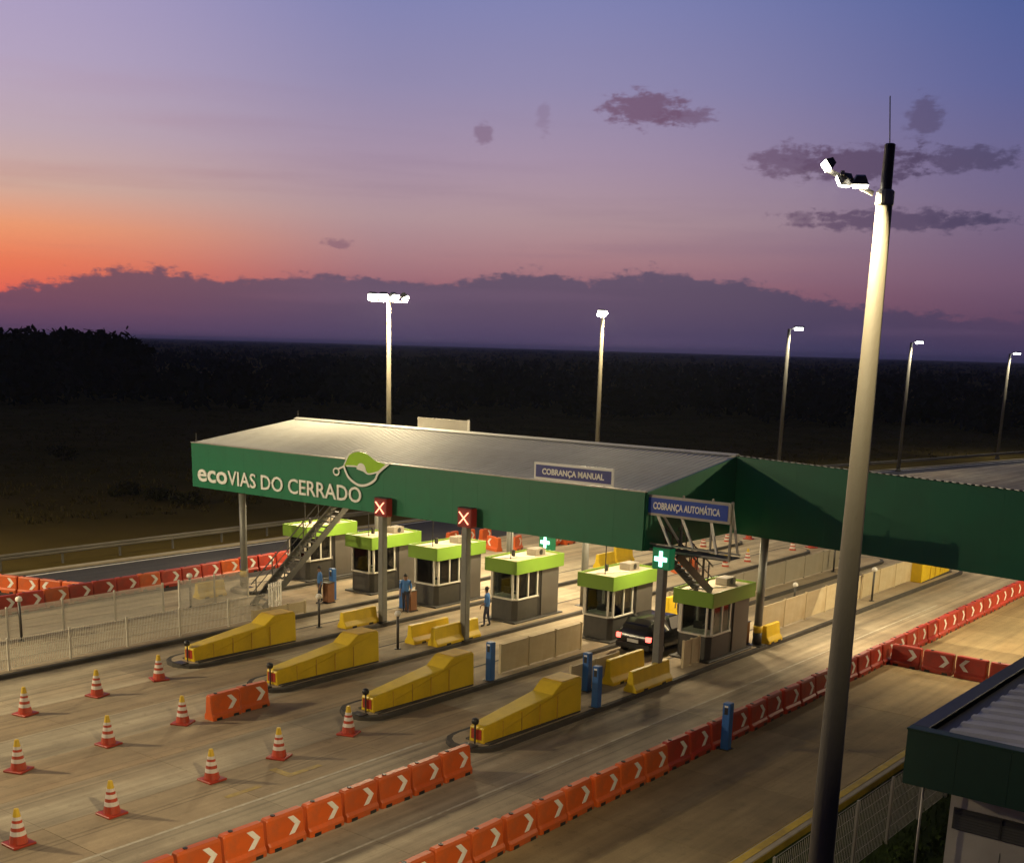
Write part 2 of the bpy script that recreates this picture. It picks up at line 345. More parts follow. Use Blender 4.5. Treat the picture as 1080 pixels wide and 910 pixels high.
# ================================================================== THE SETTING
def sheet(name, pts, z, mat, sub=None):
    me = bpy.data.meshes.new(name); me.from_pydata([(x, y, z) for x, y in pts], [], [tuple(range(len(pts)))]); me.materials.append(MAT[mat])
    bm = bmesh.new(); bm.from_mesh(me); bmesh.ops.triangulate(bm, faces=bm.faces); bm.to_mesh(me); bm.free()
    o = obj(name, me); tag(o, kind='structure'); return o
sheet('field', [(-9000, -9000), (9000, -9000), (9000, 12000), (-9000, 12000)], -.10, 'grass')
EDGE = [(-80, 57.4), (60, 57.4), (92, 56.4), (110, 54.0), (127, 50.6), (142, 47.6), (161, 44.2), (200, 37.2), (260, 28.5), (340, 20)]
sheet('service_road', [(-80, 48.8)] + EDGE + [(340, 4), (260, 12.5), (130, 30), (110, 48.8)], -.050, 'asphalt')
sheet('plaza_approach', [(-60, 12.3), (130, 12.3), (260, 10), (340, 6), (340, 17), (260, 25.5), (200, 34), (161, 41.5), (142, 45), (118, 48.8), (-60, 48.8)], -.044, 'plaza')
pav = tag(bpy.data.objects.new('plaza_pavement', None), kind='structure'); COL.objects.link(pav)
BANDS = [12.35, 17.15, 21.55, 24.05, 26.45, 28.75, 31.15, 33.45, 35.85, 37.95, 39.8, 44.6, 48.8]
pavement_mat('plaza_dusty', (.335, .260, .165), (.270, .178, .098), streak=.25)
for j in range(len(BANDS)-1):
    w = BANDS[j+1]-BANDS[j]; me = MB().box(.006, 4.994, .006, w-.006, -.04, 0).mesh('concrete_slab', 'lot' if j == 0 else 'plaza'); med = MB().box(.006, 4.994, .006, w-.006, -.04, 0).mesh('concrete_slab', 'plaza_dusty')
    for i in range(23):
        o = obj('concrete_slab', med if j in (3, 5, 7) and i < 5 else me, pav, (5+i*5, BANDS[j], random.uniform(-.004, .002)))
lawn = sheet('verge', [(12, -40), (90, -40), (90, 11.85), (12, 11.85)], -.03, 'lawn')
k = MB().box(5, 90, 11.85, 12.30, -.08, .17).build('kerb', 'kerb_pale', None, .02); tag(k, kind='structure')
k2 = MB().box(5, 90, 12.02, 12.24, .172, .178).build('kerb_line', 'yellow_kerb', k)
MB().box(5, 90, 11.838, 11.846, -.03, .16).build('kerb_face', 'yellow_kerb', k)
k3 = MB().box(5, 90, 12.302, 12.306, -.03, .17).build('kerb_face', 'yellow_kerb', k)
e = MB()
for (a, b), (c, d) in zip(EDGE[:-1], EDGE[1:]): e.add([(a, b-.55, -.040), (c, d-.55, -.040), (c, d-.37, -.040), (a, b-.37, -.040)], [(0, 1, 2, 3)])
tag(e.build('road_edge_line', 'white_paint'), kind='structure')
g = MB()
for (a, b), (c, d) in zip(EDGE[:-1], EDGE[1:]): g.add([(a, b, -.09), (c, d, -.09), (c, d, .05), (a, b, .05), (a, b+.45, -.09), (c, d+.45, -.09), (c, d+.45, .05), (a, b+.45, .05)], [(0, 1, 2, 3), (3, 2, 6, 7), (4, 5, 6, 7)])
tag(g.build('gutter', 'kerb_pale'), kind='structure')

# traffic islands: kerb ring + paved top
IE = [35.98, 31.28, 26.52, 21.80]; IW = 1.95
def island(y0, y1, x0, x1, name='traffic_island', both=True):
    r = (y1-y0)/2; yc = (y0+y1)/2; pts = []
    for i in range(9): t = pi/2 + pi*i/8; pts.append((x0+r*.9+cos(t)*r*.9, yc+sin(t)*r))
    if both:
        for i in range(9): t = -pi/2 + pi*i/8; pts.append((x1-r*1.3+cos(t)*r*1.3, yc+sin(t)*r))
    else: pts += [(x1, y0), (x1, y1)]
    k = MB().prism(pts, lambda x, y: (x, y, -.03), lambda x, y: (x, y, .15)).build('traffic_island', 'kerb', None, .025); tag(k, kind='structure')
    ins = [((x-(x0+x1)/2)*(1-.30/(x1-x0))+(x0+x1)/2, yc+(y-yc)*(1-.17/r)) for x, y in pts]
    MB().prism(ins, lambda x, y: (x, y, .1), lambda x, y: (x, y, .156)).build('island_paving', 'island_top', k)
    return k
for y in IE: island(y, y+IW, 26.62, 71)
island(39.75, 44.45, -30, 52); island(45.05, 47.0, 37, 52)

# guard rail along the service road
gr = thing('guardrail', (0, 0, 0), 'long galvanised guardrail along the far side of the dark service road', 'guardrail')
rail = MB(); prof = [(0, .45), (.05, .50), (.05, .56), (0, .61), (.05, .66), (.05, .72), (0, .77), (-.012, .77), (.035, .72), (.035, .66), (-.012, .61), (.035, .56), (.035, .50), (-.012, .45)]
for (a, b), (c, d) in zip(EDGE[:-1], EDGE[1:]):
    rail.prism(prof, lambda u, z, a=a, b=b: (a, b+1.9-u, z), lambda u, z, c=c, d=d: (c, d+1.9-u, z))
rail.build('rail', 'rail_dull', gr)
pm = MB().box(-.05, .05, 0, .09, -.1, .70).mesh('post', 'dark_steel')
for i in range(26): obj('post', pm, gr, (i*3.6, 59.33, 0))

# ================================================================== CANOPY
K = 1.067
XF, XR, XB, ZB, ZE, ZR, YL, YR = 37.45, 44.33, 48.5, 4.87, 7.006, 7.967, 49.6, 23.26
SLOPE = (ZR-ZE)/(XR-XF); ZE2 = ZR-SLOPE*(XB-XR)
def KS(x, y, z): return (x*K, y*K, 12-(12-z)*K)
can = thing('toll_canopy', (0, 0, 0), 'long toll plaza canopy with lettered green fascia and pale sloping metal roof', 'canopy')
npan = 20; pw = (YL-YR)/npan
fm = MB().box(-.03, .05, .001, pw-.001, ZB, ZE).mesh('fascia_panel', 'fascia_green', .002)
for i in range(npan): obj('fascia_panel', fm, can, (XF, YR+i*pw, 0))
fm2 = MB().box(-.03, .05, .004, pw-.004, ZB, ZE2).mesh('fascia_panel', 'fascia_green', .006)
for i in range(npan): obj('fascia_panel', fm2, can, (XB, YR+i*pw, 0), 0)
ns = 8
for yy, nm in ((YR, 'gable_panel'), (YL, 'gable_panel')):
    for i in range(ns):
        x0 = XF+.06+(XB-XF-.12)*i/ns+.003; x1 = XF+.06+(XB-XF-.12)*(i+1)/ns-.003
        zt = lambda x: ZR-SLOPE*abs(x-XR)
        poly = [(x0, ZB), (x1, ZB), (x1, zt(x1)), (x0, zt(x0))]
        MB().prism(poly, lambda x, z: (x, yy-.05, z), lambda x, z: (x, yy+.03, z)).build(nm, 'fascia_green', can)
# corrugated roof sheets
def rib_profile(w, n):
    p = []
    for i in range(n):
        a = i*w/n; s_ = w/n; p += [(a, 0), (a+s_*.35, 0), (a+s_*.5, .032), (a+s_*.75, .032), (a+s_*.9, 0)]
    p.append((w, 0)); return p
def roof_sheet(w, n, xa, za, xb, zb, mat, name='roof_sheet'):
    p = rib_profile(w, n); vs = []; 
    for y, h in p: vs += [(xa, y, za+h), (xb, y, zb+h)]
    fs = [(2*i, 2*i+1, 2*i+3, 2*i+2) for i in range(len(p)-1)]
    return MB().add(vs, fs).mesh(name, mat)
nr = 24; rw = (YL-YR-.04)/nr
ra = roof_sheet(rw-.006, 4, XF+.02, ZE-.01, XR, ZR-.01, 'roof_metal'); rb = roof_sheet(rw-.006, 4, XR, ZR-.01, XB-.02, ZE2-.01, 'roof_metal')
for i in range(nr):
    obj('roof_sheet', ra, can, (0, YR+.02+i*rw, random.uniform(0, .006))); obj('roof_sheet', rb, can, (0, YR+.02+i*rw, 0))
rc = MB(); rc.prism([(-.25, -.01), (0, .07), (.25, -.01), (0, .05)], lambda x, z: (XR+x, YR, ZR+z+.03), lambda x, z: (XR+x, YL, ZR+z+.03)); rc.build('ridge_cap', 'roof_metal', can)
MB().box(XF-.04, XF+.10, YR-.03, YL+.03, ZE+.005, ZE+.05).build('eave_trim', 'galv', can)
sof = MB().box(XF+.06, XB-.06, YR+.04, YL-.04, ZB+.12, ZB+.16).build('soffit', 'booth_white', can)
for yy in (YL-.1,):
    MB().tube((XF+.2, yy, ZE), (XF+.2, yy, ZE+.45), .02, n=6).build('lightning_rod', 'dark_metal', can)
    MB().tube((XR, yy, ZR), (XR, yy, ZR+.45), .02, n=6).build('lightning_rod', 'dark_metal', can)
# fixtures under the soffit
def soffit_lights(root, xs, ys, power, zb):
    for x in xs:
        for y in ys:
            f = MB().box(x-.32, x+.32, y-.1, y+.1, zb+.03, zb+.118).build('soffit_luminaire', 'lamp_case', root)
            MB().box(x-.29, x+.29, y-.08, y+.08, zb+.02, zb+.029).build('lens', 'lens_warm', f)
            ld = bpy.data.lights.new('luminaire_light', 'AREA'); ld.shape = 'RECTANGLE'; ld.size = .5; ld.size_y = .14; ld.energy = power; ld.color = (1, .80, .50)
            lo = bpy.data.objects.new('luminaire_light', ld); COL.objects.link(lo); lo.location = (x, y, zb+.012); lo.parent = f
soffit_lights(can, (42.4, 46.9), (25.1, 29.8, 34.5, 39.2, 43.9, 47.9), 310, ZB)
# columns
def column(x, y, label, z1=ZB+.1, base_stripe=False):
    t = thing('canopy_column', (x, y, .15), label, 'column', 'steel columns carrying the canopies')
    MB().tube((0, 0, 0), (0, 0, z1-.15), .17, n=16).build('shaft', 'col_steel', t, smooth=True)
    MB().box(-.3, .3, -.3, .3, 0, .03).build('base_plate', 'dark_metal', t)
    MB().box(-.26, .26, -.26, .26, z1-.2, z1-.15).build('cap_plate', 'dark_metal', t)
    if base_stripe:
        MB().tube((0, 0, .05), (0, 0, .55), .19, n=16).build('guard_sleeve', 'black', t, smooth=True)
        MB().tube((0, 0, .56), (0, 0, .85), .19, n=16).build('guard_band', 'yellow', t, smooth=True)
column(37.85, 46.35, 'grey column under the lettered corner of the canopy beside the stair', base_stripe=True)
column(46.4, 45.6, 'grey column rising behind the second booth from the left')
column(46.4, 36.5, 'grey column rising behind the fourth booth, left of the hanging green cross')
column(46.4, 31.95, 'dark column standing behind the fifth booth under the long fascia')
column(45.1, 22.15, 'dark column with yellow block at its foot behind the nearest booth', base_stripe=True)

# second canopy over the automatic lanes, set back to the ridge line, falling slightly to the right
c2 = thing('rear_canopy', (0, 0, 0), 'dark green set-back canopy over the automatic lanes behind the grey lamp pole', 'canopy')
X2 = 44.2; Y2a, Y2b = 23.18, -3.2; SL = .034
dz = lambda y: -(Y2a-y)*SL
n2_ = 20; p2w = (Y2a-Y2b)/n2_
for i in range(n2_):
    ya = Y2b+i*p2w+.001; yb = ya+p2w-.002
    MB().prism([(ya, ZB+dz(ya)), (yb, ZB+dz(yb)), (yb, ZR+dz(yb)), (ya, ZR+dz(ya))], lambda y, z: (X2-.04, y, z), lambda y, z: (X2+.04, y, z)).build('fascia_panel', 'fascia_green', c2)
for i in range(24):
    w = (Y2a-Y2b)/24; y0 = Y2b+i*w; p = rib_profile(w-.006, 4); vs = []
    for y, h in p: vs += [(X2-.12, y0+y, ZR+.03+h+dz(y0+y)), (X2+11, y0+y, ZE-.5+h+dz(y0+y))]
    MB().add(vs, [(2*q, 2*q+1, 2*q+3, 2*q+2) for q in range(len(p)-1)]).build('roof_sheet', 'roof_metal', c2)
MB().add([(X2+.05, Y2a, ZB+.1), (X2+11, Y2a, ZB+.1), (X2+11, Y2b, ZB+.1+dz(Y2b)), (X2+.05, Y2b, ZB+.1+dz(Y2b))], [(0, 1, 2, 3)]).build('soffit', 'booth_grey', c2)
MB().prism([(Y2a, ZB), (Y2b, ZB+dz(Y2b)), (Y2b, ZE-.52+dz(Y2b)), (Y2a, ZE-.52)], lambda y, z: (X2+11, y, z), lambda y, z: (X2+11.06, y, z)).build('rear_fascia', 'fascia_green', c2)
for x, y in ((54.3, 22.3),): pass
column(54.4, 2.5, 'column holding the far right end of the dark green canopy', z1=ZB-.5)
soffit_lights(c2, (47.5, 52.0), (19.5, 14.0), 200, ZB-.46)

# lettering and logo on the fascia
XT = XF-.075
wd = thing('fascia_lettering', (XT, 49.10, 5.21), 'white company lettering across the left half of the green fascia', 'lettering'); wd.scale = (1, K, K)
def letters(txt, y0, width, bold, size=.80):
    me, w = text_mesh('letter', txt, size, 'letter_white', .02, bold); k_ = width/w
    for v in me.vertices: v.co.y *= k_
    bm = bmesh.new(); bm.from_mesh(me); bmesh.ops.remove_doubles(bm, verts=bm.verts, dist=1e-5); bm.to_mesh(me)
    seen = set(); bm.verts.ensure_lookup_table(); comps = []
    for v in bm.verts:
        if v.index in seen: continue
        st_ = [v]; cp = []; seen.add(v.index)
        while st_:
            q = st_.pop(); cp.append(q.index)
            for e_ in q.link_edges:
                o_ = e_.other_vert(q)
                if o_.index not in seen: seen.add(o_.index); st_.append(o_)
        comps.append(set(cp))
    for cp in comps:
        idx = {v: i for i, v in enumerate(sorted(cp))}
        m3 = bpy.data.meshes.new('letter'); m3.from_pydata([me.vertices[v].co[:] for v in sorted(cp)], [], [[idx[v] for v in p.vertices] for p in me.polygons if p.vertices[0] in cp])
        m3.materials.append(MAT['letter_white']); obj('letter', m3, wd, (0, y0, 0))
    bm.free()
letters('eco', 0, 2.12, .022, 1.12); letters('VIAS DO CERRADO', -2.16, 8.50, .009, .90)
lg = thing('leaf_emblem', (XT, 37.77, 6.665), 'lime and white leaf emblem above the end of the fascia lettering', 'emblem'); lg.scale = (1, K, K)
def flat(pts, t0, t1): return MB().prism([(a-35.4, b-7.0) for a, b in pts], lambda y, z: (-t0, y, z), lambda y, z: (-t1, y, z))
def smooth_poly(pts, n=5, closed=True):
    out = []; k = len(pts)
    for i in range(k if closed else k-1):
        p0, p1, p2, p3 = [Vector(pts[(i+d) % k] if closed else pts[max(0, min(k-1, i+d))]) for d in (-1, 0, 1, 2)]
        for q in range(n):
            t = q/n; out.append(tuple(.5*((2*p1)+(p2-p0)*t+(2*p0-5*p1+4*p2-p3)*t*t+(3*p1-p0-3*p2+p3)*t**3)))
    if not closed: out.append(pts[-1])
    return out
lime = [(36.34, 7.07), (36.20, 7.34), (36.0, 7.55), (35.55, 7.70), (35.04, 7.65), (34.51, 7.40), (33.95, 7.30), (34.33, 7.06), (34.75, 6.89), (35.05, 6.93), (35.35, 7.06), (35.65, 7.14), (36.0, 7.10)]
flat(smooth_poly(lime, 3), .0, .02).build('leaf_blade', 'lime_logo', lg)
rim = smooth_poly([(36.34, 7.05), (36.22, 6.82), (36.02, 6.58), (35.53, 6.37), (35.05, 6.40), (34.57, 6.64), (34.36, 6.96), (33.78, 7.37)], 4, False)
def ribbon(pts, w):
    a = []; b = []
    for i, p in enumerate(pts):
        q0 = Vector(pts[max(0, i-1)]); q1 = Vector(pts[min(len(pts)-1, i+1)]); d = (q1-q0).normalized(); nn = Vector((-d.y, d.x)); ww = w if not callable(w) else w(i/(len(pts)-1))
        a.append(tuple(Vector(p)+nn*ww/2)); b.append(tuple(Vector(p)-nn*ww/2))
    return a, b
def rib_mesh(pts, w, t0, t1):
    a, b = ribbon(pts, w); mb = MB()
    for i in range(len(a)-1): flat_ = [a[i], a[i+1], b[i+1], b[i]]; mb.prism([(p-35.4, q-7.0) for p, q in flat_], lambda y, z: (-t0, y, z), lambda y, z: (-t1, y, z))
    return mb
rib_mesh(rim, .10, .022, .034).build('leaf_rim', 'letter_white', lg)
top_rim = smooth_poly([(36.36, 7.05), (36.16, 7.40), (35.98, 7.60), (35.55, 7.76), (35.03, 7.70), (34.5, 7.45), (33.9, 7.34)], 4, False)
rib_mesh(top_rim, .06, .024, .036).build('leaf_rim', 'letter_white', lg)
loop = [(36.80+.17*cos(t*pi/6), 6.80+.14*sin(t*pi/6)) for t in range(13)]
rib_mesh(loop, .07, .022, .034).build('stem_loop', 'letter_white', lg); rib_mesh([(36.72, 6.90), (36.34, 7.05)], .08, .026, .038).build('stem', 'letter_white', lg)
sun_ = [(35.34+.26*cos(t*pi/10), 7.0+.26*sin(t*pi/10)) for t in range(11)]
flat(sun_ + [(35.0, 6.9)], .022, .036).build('sun_disc', 'letter_white', lg)
rib_mesh(smooth_poly([(36.2, 7.08), (35.9, 7.10), (35.6, 7.10), (35.25, 6.98), (34.95, 6.86), (34.6, 6.92), (34.3, 7.02)], 4, False), .06, .026, .038).build('vein', 'letter_white', lg)

# signs
def sign(name, x, yc, zc, w, h, matname, txt, label, frame='galv'):
    t = thing(name, KS(x, yc, zc), label, 'sign'); t.scale = (1, K, K)
    MB().box(-.03, .03, -w/2, w/2, -h/2, h/2).build('sign_panel', frame, t, .004)
    MB().box(-.045, -.032, -w/2+.09, w/2-.09, -h/2+.09, h/2-.09).build('sign_face', matname, t)
    if txt:
        me, tw = text_mesh('sign_lettering', txt, h*.46, 'letter_white', .004, .010); sc_ = (w*.78)/tw
        for v in me.vertices: v.co.y = v.co.y*sc_ + w*.39; v.co.x -= .052; v.co.z -= h*.16
        obj('sign_lettering', me, t)
    return t
sg = sign('lane_sign', 35.08, 24.82, 7.70, 3.45, .62, 'sign_purple', 'COBRAN\u00c7A MANUAL', 'purple-blue sign with pale border standing on the front edge of the roof', 'letter_white')
for q in (-1.3, 1.3): MB().bar((.05, q, -.33), (.05, q, .1), .05).build('bracket', 'galv', sg)
sg = sign('lane_sign', 35.3, 20.27, 6.91, 3.3, .70, 'sign_blue', 'COBRAN\u00c7A AUTOM\u00c1TICA', 'blue sign with white lettering on a steel frame beside the canopy corner')
back = sign('lane_sign', 45.3, 40.0, 8.16, 3.4, .62, 'galv', None, 'pale back of a sign standing on the rear roof edge near the floodlight mast')
MB().box(-.06, -.031, -1.72, -1.60, -.33, .36).build('edge_post', 'white_paint', back); MB().box(-.05, -.031, -1.7, 1.7, .2, .29).build('top_rail', 'galv', back)
fr = thing('sign_frame', (35.45, 20.27, 0), 'open steel lattice frame holding the blue sign beside the canopy corner', 'frame'); fr.location = KS(35.45, 20.27, 0); fr.scale = (K, K, K)
for y in (1.52, -1.62): MB().bar((0, y, 5.3), (0, y, 7.28), .07).build('upright', 'steel', fr)
for y in (.75, -.4): MB().bar((.9, y, 5.4), (.9, y, 7.2), .06).build('upright', 'galv', fr)
for a, b in (((0, 1.2, 6.55), (0, .55, 5.4)), ((0, .25, 6.55), (0, -.25, 5.6)), ((0, -.85, 6.6), (0, -1.15, 5.5)), ((0, 1.5, 7.2), (1.2, .9, 5.4)), ((0, -1.6, 7.2), (1.2, -1.3, 5.4))): MB().bar(a, b, .07).build('brace', 'white_paint', fr)
for z in (5.36, 5.55): MB().bar((.05, 1.5, z), (.05, -1.62, z), .06).build('rail', 'steel', fr)
MB().bar((1.0, 1.5, 5.4), (1.0, -1.5, 5.4), .06).build('rail', 'steel', fr)
MB().box(.0, 1.0, -1.5, 1.5, 5.30, 5.325).build('platform', 'dark_metal', fr)

def stair(root, x0, z0, x1, z1, w, n, mat='dark_steel'):
    for y in (-w/2, w/2):
        MB().bar((x0, y, z0), (x1, y, z1), .06, .30).build('stringer', mat, root)
        MB().bar((x0, y, z0+1.0), (x1, y, z1+1.0), .045).build('handrail', mat, root)
        MB().bar((x0, y, z0+.55), (x1, y, z1+.55), .03).build('midrail', mat, root)
        for i in range(6):
            t = (i+.3)/6; MB().bar((x0+(x1-x0)*t, y, z0+(z1-z0)*t), (x0+(x1-x0)*t, y, z0+(z1-z0)*t+1.0), .04).build('baluster', mat, root)
    tm = MB().box(-.13, .13, -w/2+.03, w/2-.03, -.015, .015).mesh('tread', mat)
    for i in range(n): t = (i+.5)/n; obj('tread', tm, root, (x0+(x1-x0)*t, 0, z0+(z1-z0)*t))
st = thing('access_stair', (35.3, 42.35, .15), 'grey steel stair climbing from the left walkway up under the canopy', 'stair')
stair(st, 0, 0, 5.85, 4.68, .85, 22)
st2 = thing('access_stair', (38.4, 22.75, 2.35), 'short steel stair dropping from the blue sign frame towards the nearest booth roof', 'stair')
stair(st2, .2, 2.35, 3.0, .56, .6, 9)

# ================================================================== BOOTHS
def make_booth(loc, label):
    t = thing('toll_booth', loc, label, 'toll booth', 'toll booths in a row under the canopy')
    LX, WY = 3.2, 1.5; c = .18
    MB().box(-.22, LX+.2, -.16, WY+.16, 0, .07).build('plinth', 'booth_base', t, .02)
    out = [(c, 0), (1.62, 0), (1.62, WY), (c, WY), (0, WY-c), (0, c)]
    MB().prism(out, lambda x, y: (x, y, .072), lambda x, y: (x, y, 1.0)).build('lower_panel', 'booth_base', t, .01)
    o2 = [(c-.03, -.05), (1.64, -.05), (1.64, WY+.05), (c-.03, WY+.05), (-.05, WY-c+.03), (-.05, c-.03)]
    MB().prism(o2, lambda x, y: (x, y, 1.002), lambda x, y: (x, y, 1.07)).build('sill', 'booth_white', t, .01)
    MB().box(1.92, LX, 0, WY, .072, 2.2).build('rear_panel', 'booth_grey', t, .012)
    d = MB().box(1.645, 1.915, .05, WY-.05, .072, 2.2).build('door', 'black', t)
    MB().box(1.70, 1.74, .0, .045, .95, 1.12).build('handle', 'steel', d)
    for x, y in ((c-.02, .02), (1.58, .02), (.9, .015), (c-.02, WY-.02), (1.58, WY-.02), (.02, WY-c), (.02, c)):
        MB().box(x-.04, x+.04, y-.04, y+.04, 1.072, 2.2).build('mullion', 'booth_white', t)
    for nm, a in (('window', (.05, .06, c+.05, WY-c-.05)), ('window', (c+.04, .85, .015, .025)), ('window', (.95, 1.53, .015, .025)), ('window', (c+.04, 1.53, WY-.025, WY-.015))):
        MB().box(a[0], a[1], a[2], a[3], 1.074, 2.19).build(nm, 'glass', t)
    MB().box(.25, .75, .25, WY-.25, 1.074, 1.12).build('desk', 'booth_white', t)
    ch = MB().box(.95, 1.35, .5, 1.0, 1.074, 1.14).build('seat', 'black', t); MB().box(1.30, 1.37, .5, 1.0, 1.14, 1.75).build('seat_back', 'black', ch)
    MB().box(.35, .40, .55, .95, 1.20, 1.5).build('monitor', 'black', t)
    b = .16; zb, zt = 2.202, 2.80
    MB().box(-b, LX+b, -b, -b+.05, zb, zt).build('band_panel', 'lime', t, .008); MB().box(-b, LX+b, WY+b-.05, WY+b, zb, zt).build('band_panel', 'lime', t, .008)
    MB().box(-b, -b+.05, -b+.052, WY+b-.052, zb, zt).build('band_panel', 'lime', t, .008); MB().box(LX+b-.05, LX+b, -b+.052, WY+b-.052, zb, zt).build('band_panel', 'lime', t, .008)
    MB().box(-b+.052, LX+b-.052, -b+.052, WY+b-.052, 2.66, 2.72).build('roof', 'roof_cream', t)
    MB().box(-b+.052, LX+b-.052, -b+.052, WY+b-.052, zb+.01, zb+.04).build('ceiling', 'booth_white', t)
    ac = MB().box(2.0, 2.75, .45, 1.0, 2.722, 3.02).build('air_conditioner', 'panel_grey', t, .02); MB().tube((2.38, .44, 2.87), (2.38, .43, 2.87), .12, n=12).build('fan_grille', 'black', ac)
    MB().tube((.55, .75, 2.722), (.55, .75, 4.1), .022, n=6).build('mast', 'dark_metal', t)
    cm = MB().box(1.2, 1.32, 1.1, 1.22, 2.722, 3.0).build('roof_camera', 'black', t)
    MB().tube((.2, 1.2, 2.74), (1.7, .3, 2.76), .025, n=6).build('conduit', 'white_paint', t)
    return t
booths = [(45.3, 'leftmost toll booth, lime banded, half hidden behind the grey stair'), (40.75, 'second toll booth from the left, lime banded, right of the stair'),
          (36.55, 'third toll booth from the left, behind the second red cross signal'), (31.9, 'fourth toll booth from the left, directly below the small green cross'),
          (26.85, 'fifth toll booth from the left with the black car beside it'), (22.2, 'nearest and darkest toll booth, rightmost of the row')]
b0 = None
for y, lab in booths:
    if b0 is None: b0 = make_booth((41.05, y, .157), lab)
    else: dup(b0, (41.05, y, .157), 0, lab)

# ================================================================== LANE SIGNALS
def signal(loc, h, kind, label, thick=.15):
    t = thing('lane_signal', loc, label, 'signal', 'lit lane signals on grey poles')
    MB().box(-.27, .27, -.27, .27, 0, .04).build('base_plate', 'dark_metal', t)
    MB().box(-thick, thick, -thick, thick, .04, h).build('pole', 'col_steel', t, .03)
    z = h+.02; s_ = .37
    hd = MB().box(-.16, .22, -s_, s_, z-.39, z+.39).build('housing', 'sig_red_panel' if kind == 'x' else 'sig_green_panel', t, .03)
    MB().box(-.16, .16, -s_-.01, s_+.01, z+.395, z+.42).build('visor', 'black', hd)
    e = MB()
    if kind == 'x':
        e.bar((-.175, -.24, z-.24), (-.175, .24, z+.24), .11, .02); e.bar((-.178, .24, z-.24), (-.178, -.24, z+.24), .11, .02)
        e.build('lit_cross', 'sig_red', hd)
    else:
        e.box(-.185, -.165, -.07, .07, z-.28, z+.28); e.box(-.186, -.166, -.26, .26, z-.09, z+.07)
        e.build('lit_symbol', 'sig_green', hd)
    return t
signal((37.12, 36.18, .157), 5.02, 'x', 'tall pole with lit red cross signal, the left one of the two')
signal((37.12, 31.46, .157), 5.08, 'x', 'tall pole with lit red cross signal, the right one of the two')
signal((45.5, 33.55, .157), 2.95, 'g', 'lit green cross signal peeking over the fourth booth', .08)
signal((37.12, 22.16, .157), 4.6, 'g', 'tall pole with lit green cross signal beside the black car')

# ================================================================== YELLOW CRASH CUSHIONS, BLOCKS, POSTS, PANELS
def cushion(loc, label, mirror=False):
    t = thing('crash_cushion', loc, label, 'crash cushion', 'yellow crash cushions on the island tips', pi if mirror else 0)
    pr = [(0, 0), (0, .50), (.1, .56), (3.35, .90), (3.75, 1.17), (3.88, 1.22), (4.9, 1.22), (4.95, 1.15), (4.95, 0)]
    wd_ = lambda x: .27+.17*min(1, x/3.7)
    n = len(pr); vs = [(x, -wd_(x)-(.03 if z < .1 else 0), z) for x, z in pr] + [(x, wd_(x)+(.03 if z < .1 else 0), z) for x, z in pr]
    fs = [(i, (i+1) % n, n+(i+1) % n, n+i) for i in range(n)] + [tuple(range(n))[::-1], tuple(range(n, 2*n))]
    b = MB().add(vs, fs).build('nose_shell', 'yellow', t, .03)
    MB().box(-.02, .0, -.2, .2, .12, .44).build('reflector', 'red', t)
    for xs_ in (.9, 1.8, 2.7, 3.6):
        for sy in (-1, 1): MB().box(xs_-.018, xs_+.018, sy*(wd_(xs_)+.012)-.012, sy*(wd_(xs_)+.012)+.012, .05, .50+.09*xs_).build('seam_strip', 'yellow_dull', t)
    MB().box(.05, 4.9, -.475, .475, 0, .05).build('skid_base', 'kerb', t)
    MB().box(3.88, 4.88, -.40, .40, 1.222, 1.24).build('top_cover', 'yellow_dull', t, .01)
    MB().tube((-.07, 0, 0), (-.07, 0, .60), .03, n=8).build('lamp_post', 'dark_metal', t)
    MB().lathe([(.03, .60), (.10, .63), (.125, .71), (.10, .79), (.03, .82)], 10, (-.07, 0)).build('warning_lamp', 'black', t, smooth=True)
    MB().box(-.55, -.2, -.25, .25, 0, .03).build('nose_plate', 'dark_metal', t)
    return t
for y, lab in zip(IE, ('yellow crash cushion farthest from the camera, nearest the left fence', 'yellow crash cushion behind the pair of orange barriers', 'yellow crash cushion beside the lone cone, third from the left', 'nearest yellow crash cushion at the end of the front barrier row')):
    cushion((27.22, y+.72, .157), lab)
cushion((69.5, 21.8+.9, .157), 'yellow crash cushion on the far right island tip under the dark canopy', True)

def jersey(loc, ln, label, h=.78, rz=0, mat='yellow'):
    t = thing('jersey_block', loc, label, 'barrier block', 'yellow barrier blocks on the islands', rz)
    pr = [(-.28, 0), (-.28, .12), (-.15, .30), (-.09, h), (.09, h), (.15, .30), (.28, .12), (.28, 0)]
    MB().prism(pr, lambda y, z: (0, y, z), lambda y, z: (ln, y, z)).build('block_body', mat, t, .02)
    for x in (ln*.25, ln*.75): MB().box(x-.12, x+.12, -.295, -.281, .0, .08).build('lifting_slot', 'black', t)
    return t
for a in (((35.25, 22.1, .157), 2.5, 'yellow block in front of the green cross pole, nearer of the pair'), ((35.5, 23.25, .157), 2.3, 'yellow block in front of the green cross pole, farther of the pair', .95),
          ((35.35, 31.65, .157), 2.75, 'yellow block at the foot of the right red cross pole, nearer of the pair'), ((35.0, 32.6, .157), 2.3, 'yellow block at the foot of the right red cross pole, farther of the pair'),
          ((35.0, 36.55, .157), 2.0, 'single yellow block in front of the left red cross pole', .7), ((45.5, 22.05, .157), 1.25, 'yellow block at the foot of the column behind the nearest booth'),
          ((55.2, 37.2, .157), 1.6, 'yellow block seen just above the roof of the fifth booth, left one'), ((57.2, 37.35, .157), 1.7, 'yellow block seen just above the roof of the fifth booth, right one', .95),
          ((34.9, 46.3, .0), 1.6, 'yellow block left of the corner column by the left fence', .75), ((62.6, 23.3, .157), 1.1, 'upright yellow block under the far right canopy beside the barrier row', 1.0)): jersey(*a)
jersey((46.3, 27.3, .157), 1.1, 'yellow block behind the green cross pole near the walkers', 1.1)

